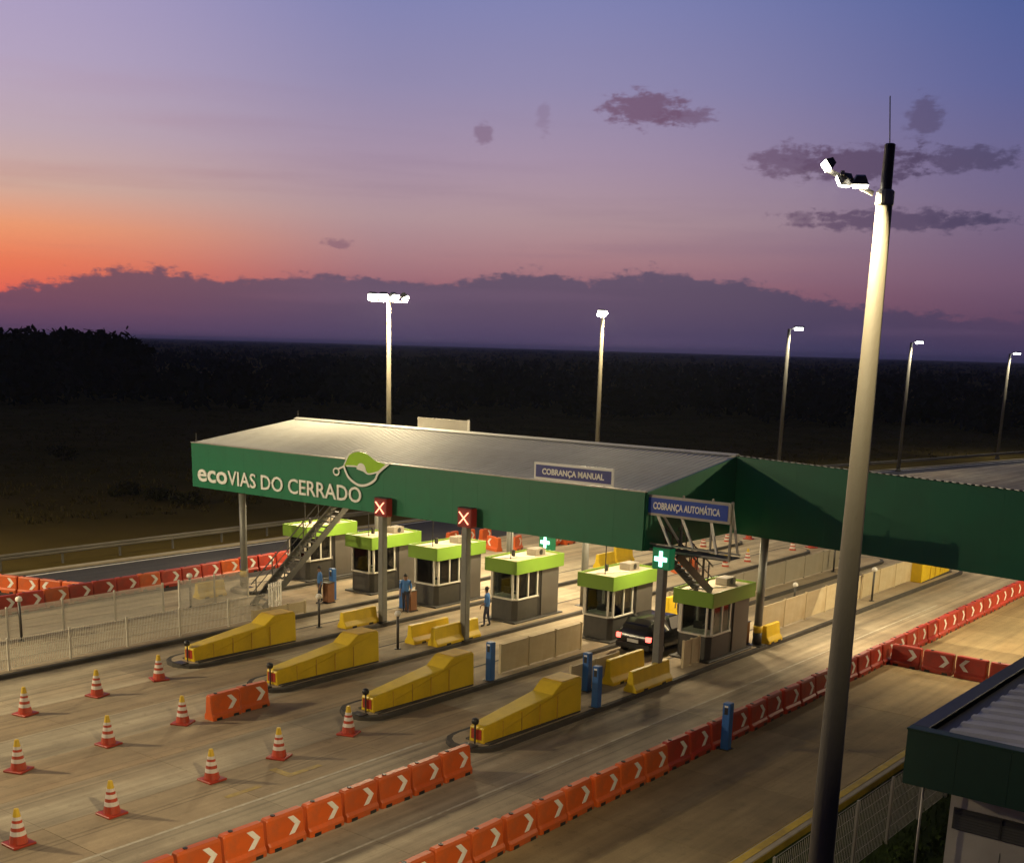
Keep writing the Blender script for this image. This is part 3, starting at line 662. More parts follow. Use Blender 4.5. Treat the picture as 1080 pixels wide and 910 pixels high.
def blue_post(loc, h, label):
    t = thing('sensor_post', loc, label, 'post', 'blue square sensor posts')
    MB().box(-.13, .13, -.13, .13, 0, h).build('post_body', 'blue', t, .02)
    MB().box(-.136, -.131, -.06, .06, h-.36, h-.14).build('sensor_window', 'black', t); MB().box(-.137, -.131, -.06, .06, h-.13, h-.07).build('sticker', 'white_paint', t)
    MB().box(-.19, .19, -.19, .19, 0, .02).build('base_plate', 'dark_metal', t)
for a in (((33.05, 26.75, .157), 1.45, 'blue post at the rear of the third yellow crash cushion'), ((34.4, 23.4, .157), 1.4, 'blue post half hidden behind the nearest yellow crash cushion'),
          ((32.95, 21.98, .157), 1.45, 'blue post at the near rear corner of the nearest yellow crash cushion'), ((32.45, 16.72, .0), 1.5, 'blue post standing against the long barrier row'),
          ((66.3, 26.8, .157), 1.5, 'blue post under the dark canopy just right of the grey lamp pole'), ((45.0, 23.5, .157), 1.9, 'blue post behind the nearest booth'),
          ((38.9, 41.2, .157), 1.5, 'blue post right of the walker by the stair'), ((39.9, 37.6, .157), 1.3, 'pale blue post right of the left red cross pole')): blue_post(*a)

def bollard(loc, h, label):
    t = thing('lane_bollard', loc, label, 'bollard', 'thin dark bollards with pale caps')
    MB().tube((0, 0, 0), (0, 0, h), .055, n=8).build('stick', 'dark_metal', t, smooth=True)
    MB().lathe([(.02, h-.02), (.12, h+.02), (.14, h+.1), (.1, h+.19), (.03, h+.22)], 10).build('cap', 'white_paint', t, smooth=True)
    MB().lathe([(.14, 0), (.12, .03)], 10).build('foot', 'black', t)
for a in (((34.5, 37.4, .157), 1.25, 'thin bollard behind the farthest yellow crash cushion'), ((34.1, 32.4, .157), 1.35, 'thin bollard behind the second yellow crash cushion'), ((33.5, 44.9, 0), 1.4, 'thin bollard beside the short left fence panel'),
          ((24.6, 43.9, .157), 1.6, 'thin bollard at the left edge of the photo by the fence'), ((57.8, 22.3, .157), 1.5, 'thin bollard before the cream panels right of the grey lamp pole'), ((64.3, 27.2, .157), 1.5, 'thin bollard just left of the grey lamp pole under the canopy'), ((55.3, 25.3, 0), .8, 'short bollard in the lane beyond the nearest booth')): bollard(*a)

def panels(name, x0, x1, y, h, n, mat, label, z=.157, cat='screen', grp=None):
    t = thing(name, (x0, y, z), label, cat, grp); w = (x1-x0)/n
    pm = MB().box(.02, w-.02, -.03, .03, .05, h).mesh('panel', mat, .008); po = MB().box(-.035, .035, -.05, .05, 0, h+.04).mesh('post', mat)
    for i in range(n): obj('panel', pm, t, (i*w, 0, 0))
    for i in range(n+1): obj('post', po, t, (i*w, .0, 0))
    return t
panels('screen_wall', 34.0, 39.2, 27.05, 1.12, 3, 'panel_cream', 'cream screen between the blue post and the fifth booth')
panels('screen_wall', 33.6, 36.6, 23.55, 1.0, 2, 'panel_cream', 'cream screen behind the yellow blocks near the black car')
panels('screen_wall', 39.6, 40.8, 22.5, 1.05, 2, 'panel_cream', 'small cream screen between the green cross pole and the nearest booth')
panels('screen_wall', 46.9, 64.5, 22.9, 1.25, 8, 'panel_cream', 'long cream screen on the island behind the grey lamp pole')
panels('screen_wall', 47.0, 66.0, 27.6, 1.2, 8, 'panel_grey', 'long grey screen one island beyond the cream screen')
panels('screen_wall', 33.0, 36.0, 39.95, .0+.55, 3, 'panel_cream', 'low pinkish cream barrier beside the foot of the stair')

# mesh fences
def fence(name, p0, p1, h, label, npan, mat='booth_white', gap=.06, z=.157, cat='fence'):
    p0 = Vector((*p0, z)); p1 = Vector((*p1, z)); d = (p1-p0); ln = d.length/npan; a = atan2(d.y, d.x)
    t = thing(name, p0, label, cat, None, a)
    mb = MB(); nw = int(ln/gap)
    for i in range(nw): x = (i+.5)*ln/nw; mb.box(x-.006, x+.006, -.006, .006, .08, h)
    for i in range(int(h/.34)+1): zz = .08+i*.34; mb.box(.03, ln-.03, .007, .017, zz-.006, zz+.006)
    me = mb.mesh('mesh_panel', mat); po = MB().box(-.035, .035, -.03, .03, 0, h+.06).mesh('post', mat)
    for i in range(npan): obj('mesh_panel', me, t, (i*ln, 0, 0))
    for i in range(npan+1): obj('post', po, t, (i*ln, 0, 0))
    return t
fence('mesh_fence', (14.5, 44.3), (31.6, 44.3), 1.3, 'long pale mesh fence along the back of the left walkway', 7, gap=.034)
fence('mesh_fence', (32.5, 44.35), (36.4, 44.35), 1.3, 'short pale mesh fence panel left of the corner column', 2, gap=.034)
fence('mesh_fence', (14.5, 40.2), (34.4, 40.2), 1.15, 'see-through pale mesh fence along the front kerb of the left walkway', 8, gap=.07)
ga = thing('picket_gate', (35.1, 41.3, .157), 'small white picket gate at the foot of the stair', 'gate', None, pi/2*.2)
for i in range(6): MB().box(i*.2-.04, i*.2+.04, -.02, .02, .03, 1.25).build('picket', 'white_paint', ga)
for z in (.3, 1.0): MB().box(-.05, 1.05, .021, .05, z, z+.07).build('rail', 'white_paint', ga)
fence('mesh_fence', (22.0, 10.0), (44, 10.0), 1.75, 'mesh fence on the grass verge between the yellow kerb and the plaster building', 10, mat='galv', gap=.10, z=-.03)

# ================================================================== WATER BARRIERS AND CONES
def make_barrier(mat):
    t = thing('water_barrier', (0, 0, 0), 'x', 'barrier')
    ln = 1.20
    pr = [(-.24, 0), (-.24, .16), (-.17, .24), (-.12, .78), (-.09, .84), (.09, .84), (.12, .78), (.17, .24), (.24, .16), (.24, 0)]
    vs = []; n = len(pr)
    for x, s_ in ((-ln/2, .86), (-ln/2+.05, 1), (ln/2-.05, 1), (ln/2, .86)): vs += [(x, y*s_, z if z < .5 else z-(1-s_)*.2) for y, z in pr]
    fs = [(j*n+i, j*n+(i+1) % n, (j+1)*n+(i+1) % n, (j+1)*n+i) for j in range(3) for i in range(n)] + [tuple(range(n))[::-1], tuple(range(3*n, 4*n))]
    MB().add(vs, fs).build('barrier_body', mat, t, .008)
    for sy in (-1, 1):
        yy = lambda z: sy*(.171-.05*(z-.24)/.54+.006)
        mb = MB(); zc = .50; xo = .24
        for sg_ in (1, -1):
            q = [(xo-.17, zc+sg_*.225), (xo+.01, zc+sg_*.225), (xo+.22, zc), (xo+.04, zc)]
            mb.add([(x, yy(z), z) for x, z in q] + [(x, yy(z)-sy*.012, z) for x, z in q], [(0, 1, 2, 3), (4, 5, 6, 7), (0, 1, 5, 4), (1, 2, 6, 5), (2, 3, 7, 6), (3, 0, 4, 7)])
        mb.build('arrow', 'white_paint', t)
    for x in (-.35, .35): MB().box(x-.11, x+.11, -.246, -.241, .0, .09).build('fork_slot', 'black', t)
    MB().tube((-.3, 0, .835), (-.3, 0, .86), .06, n=10).build('filler_cap', 'black', t)
    return t
BO = make_barrier('orange'); BR = make_barrier('red'); used = {}
def barrier(p, x, y, rz, label, grp, z=0.0):
    if p.name not in used:
        used[p.name] = 1; p.location = (x, y, z); p.rotation_euler[2] = rz; p['label'] = label; p['group'] = grp; return p
    return dup(p, (x, y, z), rz, label, grp)
J = lambda a: random.uniform(-a, a)
for i in range(42):
    x = 18.45+i*1.29; yb = 17.05+.008*(x-18)
    barrier(BO if x < 29 else BR, x, yb+J(.03), J(.03), '%s arrow barrier from the bottom edge in the long row along the right lane' % ORD[i], 'long barrier row along the right lane')  # past the near units, red body colour stands in for shade on orange
for i in range(9):
    barrier(BO, 24.80-i*1.295, 21.33+J(.02)-.012*i, J(.025), '%s orange arrow barrier in the front row, counted from the nearest yellow cushion' % ORD[i], 'front barrier row')
barrier(BO, 24.0, 30.66, .03, 'left orange barrier of the pair before the second yellow cushion', 'barrier pair'); barrier(BO, 25.25, 30.72, -.02, 'right orange barrier of the pair before the second yellow cushion', 'barrier pair')
for i in range(5):
    barrier(BR, 46.75-.06*i, 16.35-i*1.31, -pi/2+J(.04)+(pi if i in (2, 4) else 0), '%s dark red barrier of the crosswise row, counted from the long row' % ORD[i], 'crosswise barrier row')
for i in range(6):
    barrier(BO, 31.0-.42*i, 50.3+i*1.2, -1.235+J(.05)+(pi if i in (1, 4) else 0), '%s barrier of the slanting row on the dark road, counted from its right end' % ORD[i], 'slanting barrier row on the dark road', -.045)
for i in range(21):
    barrier(BO if i % 4 == 1 else BR, 23.2+i*1.29, 49.4+.06*i+J(.04), J(.05), '%s barrier from the left edge in the row behind the left mesh fence' % ORD[i], 'barrier row behind the left fence', -.045)
far = [(56.0, 48.6, .2), (57.3, 48.4, .1), (58.6, 48.1, .2), (56.4, 45.6, 1.3), (57.6, 44.8, .3), (60.6, 44.2, .2), (61.9, 44.0, .1), (58.0, 33.6, .9), (58.9, 33.2, .3)]
fl = ['orange barrier behind the third booth roof, left end', 'orange barrier behind the third booth roof, second from the left', 'orange barrier behind the third booth roof, touching the red cross pole', 'turned orange barrier between the third and fourth booth roofs', 'orange barrier left of the column behind the fourth booth', 'orange barrier right of the column behind the fourth booth, left one', 'orange barrier right of the column behind the fourth booth, right one', 'orange barrier below the blue sign frame, left one', 'orange barrier below the blue sign frame, right one']
for (x, y, r), lab in zip(far, fl): barrier(BO, x, y, r, lab, 'loose barriers beyond the booths')

def make_cone():
    t = thing('traffic_cone', (0, 0, 0), 'x', 'traffic cone')
    MB().box(-.30, .30, -.30, .30, 0, .06).build('base', 'red', t, .015)
    prof = lambda z: .225-.165*(z-.06)/.84
    zs = [(.06, .26, 'cone_orange', 'cone_body'), (.26, .37, 'white_band', 'reflective_band'), (.37, .46, 'cone_orange', 'cone_body'), (.46, .57, 'white_band', 'reflective_band'), (.57, .64, 'cone_orange', 'cone_body'), (.64, .72, 'white_band', 'reflective_band'), (.72, .92, 'cone_yellow', 'cone_top')]
    for a, b, m_, nm in zs:
        e_ = .004 if m_ == 'white_band' else 0
        MB().lathe([(prof(a)+e_, a+.0005), (prof(b)+e_, b-.0005)], 14).build(nm, m_, t, smooth=False)
    return t
cone0 = make_cone(); cones = []
rows = [((14.1, 26.0), (16.7, 26.02), (20.0, 26.15), (22.55, 26.25), (25.5, 26.35)), ((16.85, 30.75), (19.84, 30.88), (22.65, 31.0)), ((19.8, 35.45), (22.58, 35.65), (25.25, 35.85))]
rl = ['nearest row', 'middle row', 'farthest row']
for r, l_ in zip(rows, rl):
    for i, (x, y) in enumerate(r): cones.append((x, y, 'striped cone in the %s on the left forecourt, %s from the left edge' % (l_, ORD[i])))
for i, (x, y) in enumerate(((61.2, 32.4), (63.7, 32.3), (69.7, 32.3), (72.5, 32.3), (69.7, 36.9), (72.7, 36.9), (66.6, 36.9))): cones.append((x, y, '%s striped cone beyond the booths under the dark canopy, counted from the blue sign' % ORD[i]))
for i, (x, y, lab) in enumerate(cones):
    if i == 0: o = cone0; o.location = (x, y, 0); o['label'] = lab
    else: o = dup(cone0, (x, y, 0), J(.6), lab)
    o['group'] = 'striped traffic cones'

# painted arrow remains on the forecourt
M('worn_white', (.47, .43, .34), .8, var=.2, scale=5, dirt=(.33, .27, .18), dirtamt=1.0, dirtscale=3)
tag(MB().box(8, 26.4, 23.98, 24.09, .003, .006).build('lane_line', 'worn_white'), kind='structure')
tag(MB().box(8, 60, 19.72, 19.80, .003, .006).build('lane_line', 'worn_white'), kind='structure')
tag(MB().box(21.6, 22.9, 24.75, 24.95, .003, .006).build('lane_marking', 'worn_paint'), kind='structure')
tag(MB().box(19.4, 20.6, 24.7, 24.9, .003, .006).build('lane_marking', 'worn_paint'), kind='structure')
tag(MB().box(21.6, 21.85, 24.96, 25.6, .003, .006).build('lane_marking', 'worn_paint'), kind='structure')

# ================================================================== LAMP POSTS
def area(parent, loc, aim, power, size, col, spread=150):
    ld = bpy.data.lights.new('lamp_light', 'AREA'); ld.shape = 'DISK'; ld.size = size; ld.energy = power; ld.color = col; ld.spread = RAD(spread)
    lo = bpy.data.objects.new('lamp_light', ld); COL.objects.link(lo); lo.parent = parent; lo.location = loc
    lo.rotation_euler = Vector(aim).to_track_quat('-Z', 'Y').to_euler(); return lo
WARM = (1.0, .81, .47); COOL = (1.0, .90, .68)
def flood(root, p, aim, lens, s=.17):
    """a floodlight: tapered case with a lens facing aim"""
    p = Vector(p); q = Vector(aim).to_track_quat('-Z', 'Y'); c = MB()
    pts = [(-s, -s*.7), (s, -s*.7), (s, s*.7), (-s, s*.7)]
    vs = [p+q@Vector((x, y, 0)) for x, y in pts] + [p+q@Vector((x*.55, y*.55, s*.9)) for x, y in pts]
    c.add(vs, [(0, 1, 2, 3), (4, 5, 6, 7), (0, 1, 5, 4), (1, 2, 6, 5), (2, 3, 7, 6), (3, 0, 4, 7)])
    cs = c.build('floodlight', 'lamp_case', root)
    MB().add([p+q@Vector((x*.94, y*.94, -.004)) for x, y in pts]+[p+q@Vector((x*.8, y*.8, -.5*s)) for x, y in pts], [(0, 1, 2, 3), (4, 5, 6, 7), (0, 1, 5, 4), (1, 2, 6, 5), (2, 3, 7, 6), (3, 0, 4, 7)]).build('lens', lens, cs)
    return p+q@Vector((0, 0, -.5*s-.02))
def pole(root, h, r0, r1, mat='pole_concrete'):
    MB().tube((0, 0, -.1), (0, 0, h), r0, r1, n=20).build('pole_shaft', mat, root, smooth=True)
    MB().lathe([(r0+.1, -.08), (r0+.1, .12), (r0+.02, .2)], 16).build('pole_base', 'concrete_dark', root)

def mast(loc, h, label, bar_dir, n, aims, power, lens='lens_warm', col=WARM, r0=.17, r1=.11):
    t = thing('floodlight_mast', loc, label, 'lamp post', 'lamp posts standing in a line beyond the canopy'); pole(t, h, r0, r1)
    d = Vector((cos(bar_dir), sin(bar_dir), 0)); half = .30*(n-1)
    MB().bar(-d*(half+.15)+Vector((0, 0, h-.02)), d*(half+.15)+Vector((0, 0, h-.02)), .08).build('crossbar', 'galv', t)
    for i in range(n):
        p = d*(-half+i*2*half/max(1, n-1))+Vector((0, 0, h+.22)); aim = Vector(aims[i % len(aims)]); lp = flood(t, p, aim, lens, .29)
        MB().bar(p-Vector((0, 0, .24)), p+Vector((0, 0, .1)), .05).build('bracket', 'galv', t)
        area(t, lp, aim, power/n, .4, col)
    return t
mast((50.7, 48.95, 0), 14.3, 'tallest looking mast with the widest, brightest floodlight head, behind the canopy', YAW-pi/2, 4, [(-.5, -.7, -.8), (-.6, -.4, -.8), (.1, -.7, -.8), (.3, -.4, -.9)], 4600)
mast((67.2, 45.7, 0), 14.05, 'mast with round bright head, right of the widest floodlight', .3, 2, [(-.55, -.65, -.7), (.3, -.75, -.7)], 2600)
def street_lamp(loc, h, label, power, arm=(0.2, -.42)):
    t = thing('street_lamp', loc, label, 'lamp post', 'lamp posts standing in a line beyond the canopy'); pole(t, h, .20, .14)
    a = Vector((arm[0], arm[1], .22)); p = Vector((0, 0, h-.1)); MB().tube(p, p+a, .05, n=8).build('arm', 'galv', t)
    q = p+a; u = Vector((arm[0], arm[1], 0)).normalized(); v = Vector((-u.y, u.x, 0))
    hd = MB().prism([(-.1, -.22), (.75, -.26), (.85, 0), (.75, .26), (-.1, .22)], lambda x, y: q+u*x+v*y+Vector((0, 0, .0)), lambda x, y: q+u*x*.95+v*y*.8+Vector((0, 0, .14))).build('lamp_head', 'lamp_case', t)
    MB().prism([(0, -.2), (.72, -.22), (.72, .22), (0, .2)], lambda x, y: q+u*x+v*y+Vector((0, 0, -.22)), lambda x, y: q+u*x+v*y+Vector((0, 0, -.004))).build('lens', 'lens_cool', hd)
    area(t, q+u*.36+Vector((0, 0, -.24)), (u.x*.35, u.y*.35, -1), power, .4, COOL, 165); return t
street_lamp((101.3, 49.0, 0), 14.2, 'street lamp just left of the big near pole, over the rear canopy', 900)
street_lamp((130.6, 48.9, 0), 13.6, 'street lamp just right of the big near pole', 900)
street_lamp((158.8, 46.9, 0), 12.85, 'street lamp at the far right edge of the photo', 900)
# same row of masts goes on to the left, outside the picture: it throws the cones' shadows to the right
mast((5.0, 49.6, 0), 14.2, 'floodlight mast left of the picture, beside the left fence', YAW-pi/2, 4, [(.45, -.7, -.6), (.8, -.4, -.6), (.2, -.8, -.6), (.65, -.6, -.55)], 7600)
mast((14.0, 64.0, 0), 14.4, 'floodlight mast left of the picture, across the dark service road', YAW-pi/2, 3, [(.55, .35, -.7), (.75, -.2, -.62), (.5, -.75, -.55)], 4600)
# near row of poles: the first is in the picture
np_ = thing('floodlight_pole', (12.62, 5.16, 0), 'big concrete lamp pole in the foreground, lit near its top, crossing the dark canopy', 'lamp post')
pole(np_, 13.62, .205, .080)
MB().lathe([(.083, 13.5), (.092, 13.52), (.092, 13.64), (.07, 13.66)], 16).build('clamp_band', 'galv', np_)
MB().lathe([(.054, 14.05), (.054, 14.09), (.04, 14.10)], 16).build('pole_cap', 'black', np_)
MB().lathe([(.060, 13.62), (.054, 14.05)], 20).build('painted_top', 'dark_metal', np_)
MB().tube((0, 0, 14.05), (0.0, .05, 14.55), .006, n=5).build('lightning_rod', 'dark_metal', np_)
LD = -ix.copy(); LD.z = 0; LD.normalize()      # bracket runs out over the plaza, away from the building
LD = Vector((-.45, .89, 0)).normalized()
MB().bar(LD*.12+Vector((0, 0, 13.62)), LD*.62+Vector((0, 0, 13.86)), .045).build('bracket_arm', 'galv', np_)
MB().bar(LD*.45+Vector((.12, .05, 13.80)), LD*.45+Vector((-.16, -.08, 13.80)), .04).build('cross_arm', 'galv', np_)
for dd, aim in ((.60, (-.45, .68, -.6)), (.42, (.25, .80, -.55)), (.26, (.30, .18, -1.0))):
    lp = flood(np_, LD*dd+Vector((0, 0, 13.80+dd*.16-.12*(dd < .5))), aim, 'lens_warm', .085); area(np_, lp, aim, 260 if aim[2] < -.9 else 700, .12, WARM, 178 if aim[2] < -.9 else 100)
for xx, lab in ((62.0, 'floodlight pole right of the picture beyond the plaster building'),):
    t = thing('floodlight_pole', (xx, 4.6, 0), lab, 'lamp post'); pole(t, 14.05, .235, .135)
    MB().bar((0, 0, 13.7), (-.1, .7, 13.9), .05).build('bracket_arm', 'galv', t)
    for q, aim in ((.3, (-.6, .7, -.62)), (.5, (0, .9, -.55)), (.7, (.6, .7, -.62))): lp = flood(t, (-.1, q, 13.85), aim, 'lens_warm', .12); area(t, lp, aim, 1900, .2, WARM)

# ================================================================== CAR
car = thing('parked_car', (40.25, 25.22, 0), 'black hatchback car with red tail lights stopped beside the fifth booth', 'car')
secs = [  # x, half width, z bottom, belt z, roof z, roof half width
    (0.0, .70, .42, .78, .80, .60), (.06, .80, .32, .92, .95, .62), (.22, .85, .24, .98, 1.30, .58), (.55, .87, .22, 1.0, 1.52, .60), (1.3, .88, .22, 1.0, 1.58, .62), (2.2, .88, .22, .99, 1.55, .61), (2.75, .87, .22, .98, 1.36, .60), (3.15, .86, .22, .96, 1.02, .62), (3.6, .83, .24, .86, .90, .60), (3.95, .74, .30, .70, .74, .55), (4.05, .62, .38, .6, .62, .5)]
vs = []; n = 10
for x, hw, zb, zbelt, zr, rw_ in secs:
    vs += [(x, -hw*.9, zb), (x, -hw, zb+.18), (x, -hw, zbelt-.12), (x, -hw*.96, zbelt), (x, -rw_, zr-.03), (x, rw_, zr-.03), (x, hw*.96, zbelt), (x, hw, zbelt-.12), (x, hw, zb+.18), (x, hw*.9, zb)]
fs = [(j*n+i, j*n+(i+1) % n, (j+1)*n+(i+1) % n, (j+1)*n+i) for j in range(len(secs)-1) for i in range(n)] + [tuple(range(n))[::-1], tuple(range((len(secs)-1)*n, len(secs)*n))]
MB().add(vs, fs).build('body', 'car_black', car, .02, True)
MB().add([(.135, -.60, 1.02), (.135, .60, 1.02), (.245, .52, 1.33), (.245, -.52, 1.33)], [(0, 1, 2, 3)]).build('rear_window', 'car_glass', car)
for sy in (-1, 1):
    for xa, xb in ((.55, 1.45), (1.52, 2.55)):
        MB().add([(xa, sy*.862, 1.02), (xb, sy*.862, 1.02), (xb-.12, sy*.668, 1.47), (xa+.08, sy*.672, 1.47)], [(0, 1, 2, 3)]).build('side_window', 'car_glass', car)
    MB().box(-.02, .14, sy*.70-.11, sy*.70+.11, .70, .90).build('tail_light', 'tail_light', car, .02)
    MB().box(2.55, 2.7, sy*.95-.09, sy*.95+.09, .98, 1.12).build('mirror', 'car_black', car, .02)
    for x in (.75, 3.25):
        w_ = MB().tube((x, sy*.72, .31), (x, sy*.90, .31), .31, n=20).build('tyre', 'tyre', car, .02); MB().tube((x, sy*.895, .31), (x, sy*.912, .31), .2, n=14).build('rim', 'rim', w_)
MB().box(-.05, .0, -.80, .80, .34, .56).build('bumper', 'black', car, .02)
MB().box(-.03, -.0, -.26, .26, .60, .73).build('licence_plate', 'plate', car)
MB().box(3.9, 4.06, -.5, .5, .5, .6).build('grille', 'black', car)

def cabinet(loc, label):
    t = thing('control_cabinet', loc, label, 'cabinet', 'brown control cabinets'); MB().box(-.22, .22, -.18, .18, .04, .95).build('case', 'cab_brown', t, .02)
    d_ = MB().box(-.235, -.222, -.15, .15, .10, .88).build('door', 'cab_brown', t, .004); MB().box(-.25, -.236, .08, .11, .45, .55).build('handle', 'black', d_)
    MB().box(-.25, .25, -.21, .21, 0, .04).build('plinth', 'black', t); MB().box(-.25, .25, -.21, .21, .951, .975).build('lid', 'dark_metal', t)
M('cab_brown', (.20, .085, .035), .6, var=.15)
for a in (((38.3, 40.85, .157), 'brown cabinet between the walker and the blue post right of the stair'), ((39.7, 36.9, .157), 'brown cabinet between the two blue figures by the left red cross pole'), ((44.9, 22.7, .157), 'brown cabinet behind the nearest booth')): cabinet(*a)

# ================================================================== PEOPLE
def person(loc, rz, shirt, label, arm=0.0, step=.1):
    t = thing('person', loc, label, 'person', None, rz)
    J_ = {'pel': (0, 0, .95), 'wai': (0, 0, 1.10), 'che': (.02, 0, 1.34), 'nek': (.01, 0, 1.50), 'hea': (.03, 0, 1.60), 'top': (.03, 0, 1.72)}
    vs, es, rs = [], [], []
    def V(p, r): vs.append(p); rs.append(r); return len(vs)-1
    pe = V((0, 0, .95), (.165, .115)); wa = V((0, 0, 1.12), (.15, .11)); ch = V((.01, 0, 1.34), (.18, .12)); nk = V((.01, 0, 1.49), (.06, .06)); hd = V((.03, 0, 1.60), (.085, .105)); tp = V((.02, 0, 1.70), (.07, .085))
    es += [(pe, wa), (wa, ch), (ch, nk), (nk, hd), (hd, tp)]
    for s_ in (-1, 1):
        hi = V((0, s_*.10, .88), (.095, .095)); kn = V((.03+step*s_*.5, s_*.11, .50), (.065, .065)); an = V((-.02+step*s_, s_*.11, .09), (.042, .042)); to = V((.14+step*s_, s_*.12, .035), (.042, .035)); es += [(pe, hi), (hi, kn), (kn, an), (an, to)]
        sh = V((0, s_*.19, 1.42), (.065, .065)); eb = V((-.03, s_*.25, 1.13), (.046, .046)); wr = V((.05+arm, s_*.24, .88+arm*.6), (.03, .03)); pa = V((.07+arm, s_*.235, .80+arm*.7), (.024, .04)); es += [(ch, sh), (sh, eb), (eb, wr), (wr, pa)]
        for fy, fl_ in ((-.03, .07), (-.01, .085), (.01, .08), (.03, .065)):
            f1 = V((.075+arm, s_*.235+fy*.9, .755+arm*.7), (.009, .009)); f2 = V((.09+arm, s_*.235+fy, .755-fl_+arm*.7), (.008, .008)); es += [(pa, f1), (f1, f2)]
        th_ = V((.11+arm, s_*.215, .77+arm*.7), (.010, .010)); es.append((pa, th_))
    me = bpy.data.meshes.new('body'); me.from_pydata(vs, es, []); o = bpy.data.objects.new('body', me); COL.objects.link(o)
    md = o.modifiers.new('skin', 'SKIN'); me.skin_vertices.new() if not me.skin_vertices else None
    for i, r in enumerate(rs): me.skin_vertices[0].data[i].radius = r
    me.skin_vertices[0].data[0].use_root = True
    sb = o.modifiers.new('sub', 'SUBSURF'); sb.levels = 1; sb.render_levels = 1
    dg = bpy.context.evaluated_depsgraph_get(); m2 = bpy.data.meshes.new_from_object(o.evaluated_get(dg)); bpy.data.objects.remove(o); m2.name = 'body'
    m2.materials.clear()
    for q in ('skin', shirt, 'trousers', 'black', 'hair'): m2.materials.append(MAT[q])
    for p in m2.polygons:
        c_ = p.center; p.use_smooth = True; k_ = 0
        if c_.z < .10: k_ = 3
        elif c_.z < .96 and abs(c_.y) < .205: k_ = 2
        elif c_.z < 1.50 and (abs(c_.y) < .19 or c_.z > 1.10): k_ = 1
        elif c_.z > 1.64 or (c_.z > 1.56 and c_.x < .0): k_ = 4
        p.material_index = k_
    b = obj('body', m2, t)
    # face: eyes, nose, mouth, ears
    for s_ in (-1, 1):
        MB().lathe([(.002, -.010), (.011, 0), (.002, .010)], 6).build('eye', 'hair', t, loc=(.108, s_*.032, 1.615)); MB().box(-.012, .012, -.008, .008, -.03, .03).build('ear', 'skin', t, .005, loc=(.03, s_*.108, 1.605))
    MB().prism([(-.015, -.02), (.015, -.02), (0, .03)], lambda y, z: (.10, y, 1.59+z), lambda y, z: (.125 if z < 0 else .108, y*.6, 1.59+z)).build('nose', 'skin', t); MB().box(.098, .112, -.022, .022, 1.548, 1.556).build('mouth', 'red', t)
    MB().lathe([(.088, 1.655), (.095, 1.69), (.082, 1.74), (.05, 1.775), (.01, 1.785)], 12, (.02, 0)).build('hair', 'hair', t, smooth=True)
    return t
person((37.9, 41.0, .157), 2.6, 'shirt_blue', 'person in blue shirt and dark trousers standing right of the stair')
person((39.35, 36.9, .157), -2.5, 'shirt_blue', 'person in blue shirt standing at the left red cross pole', .1)
person((39.7, 32.4, .157), 2.0, 'shirt_blue', 'person in blue shirt standing at the right red cross pole', .15)
person((46.3, 26.6, .157), 3.0, 'shirt_pale', 'person in pale shirt standing behind the green cross pole beside the black car', .0)
person((38.2, 46.9, 0), 2.2, 'shirt_blue', 'person in blue behind the stair next to the corner column', .0)

# ================================================================== BUILDING AT THE LOWER RIGHT
bd = thing('plaster_building', (25.0, 8.55, 0), 'low plaster building with dark green roof edge and ribbed roof at lower right', 'building')
LXb, WYb, zt_, zb_ = 16.0, 11.0, 4.2, 2.98
def bp(n, m_, *a, bev=0): return MB().box(*a).build(n, m_, bd, bev)
for i in range(10):
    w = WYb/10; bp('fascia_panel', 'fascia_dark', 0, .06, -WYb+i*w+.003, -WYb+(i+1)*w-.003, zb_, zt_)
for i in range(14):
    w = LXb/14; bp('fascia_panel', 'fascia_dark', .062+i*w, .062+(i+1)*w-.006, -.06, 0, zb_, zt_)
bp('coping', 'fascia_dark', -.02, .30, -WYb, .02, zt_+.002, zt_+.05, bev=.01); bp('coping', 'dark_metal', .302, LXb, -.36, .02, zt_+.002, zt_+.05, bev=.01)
bp('gutter', 'dark_metal', .302, LXb, -.75, -.362, zt_-.16, zt_-.10)
for i in range(22):
    w = .70; x0 = .32+i*w; p = [(a_, h_*1.7) for a_, h_ in rib_profile(w-.004, 1)]
    vs = []
    for x, h in p: vs += [(x0+x, -.70, zt_-.06+h), (x0+x, -WYb, zt_+.55+h)]
    MB().add(vs, [(2*q, 2*q+1, 2*q+3, 2*q+2) for q in range(len(p)-1)]).build('roof_sheet', 'roof_metal_dull', bd)
bp('soffit', 'wall_plaster', .06, LXb, -WYb, -.06, zb_+.02, zb_+.06)
wl = bp('wall', 'wall_plaster', .9, LXb-.5, -WYb, -.82, -.05, zb_+.02)
for yq in (-2.35,):
    v_ = MB().box(.86, .90, -3.0, -.92, 1.90, 2.40).build('vent', 'dark_metal', bd)
    for i in range(7): z = 1.93+i*.064; MB().add([(.83, -2.97, z), (.83, -.95, z), (.862, -.95, z+.045), (.862, -2.97, z+.045)], [(0, 1, 2, 3)]).build('slat', 'louvre', v_)
    MB().box(.82, .862, -1.98, -1.94, 1.91, 2.39).build('mullion', 'louvre', v_)
for y in (-2.0, -3.1): MB().box(.893, .899, y-.006, y+.006, 0, 1.6).build('wall_joint', 'dark_metal', bd)
MB().tube((.5, -.32, -.05), (.5, -.32, zb_), .03, n=10).build('downpipe', 'galv', bd, smooth=True)

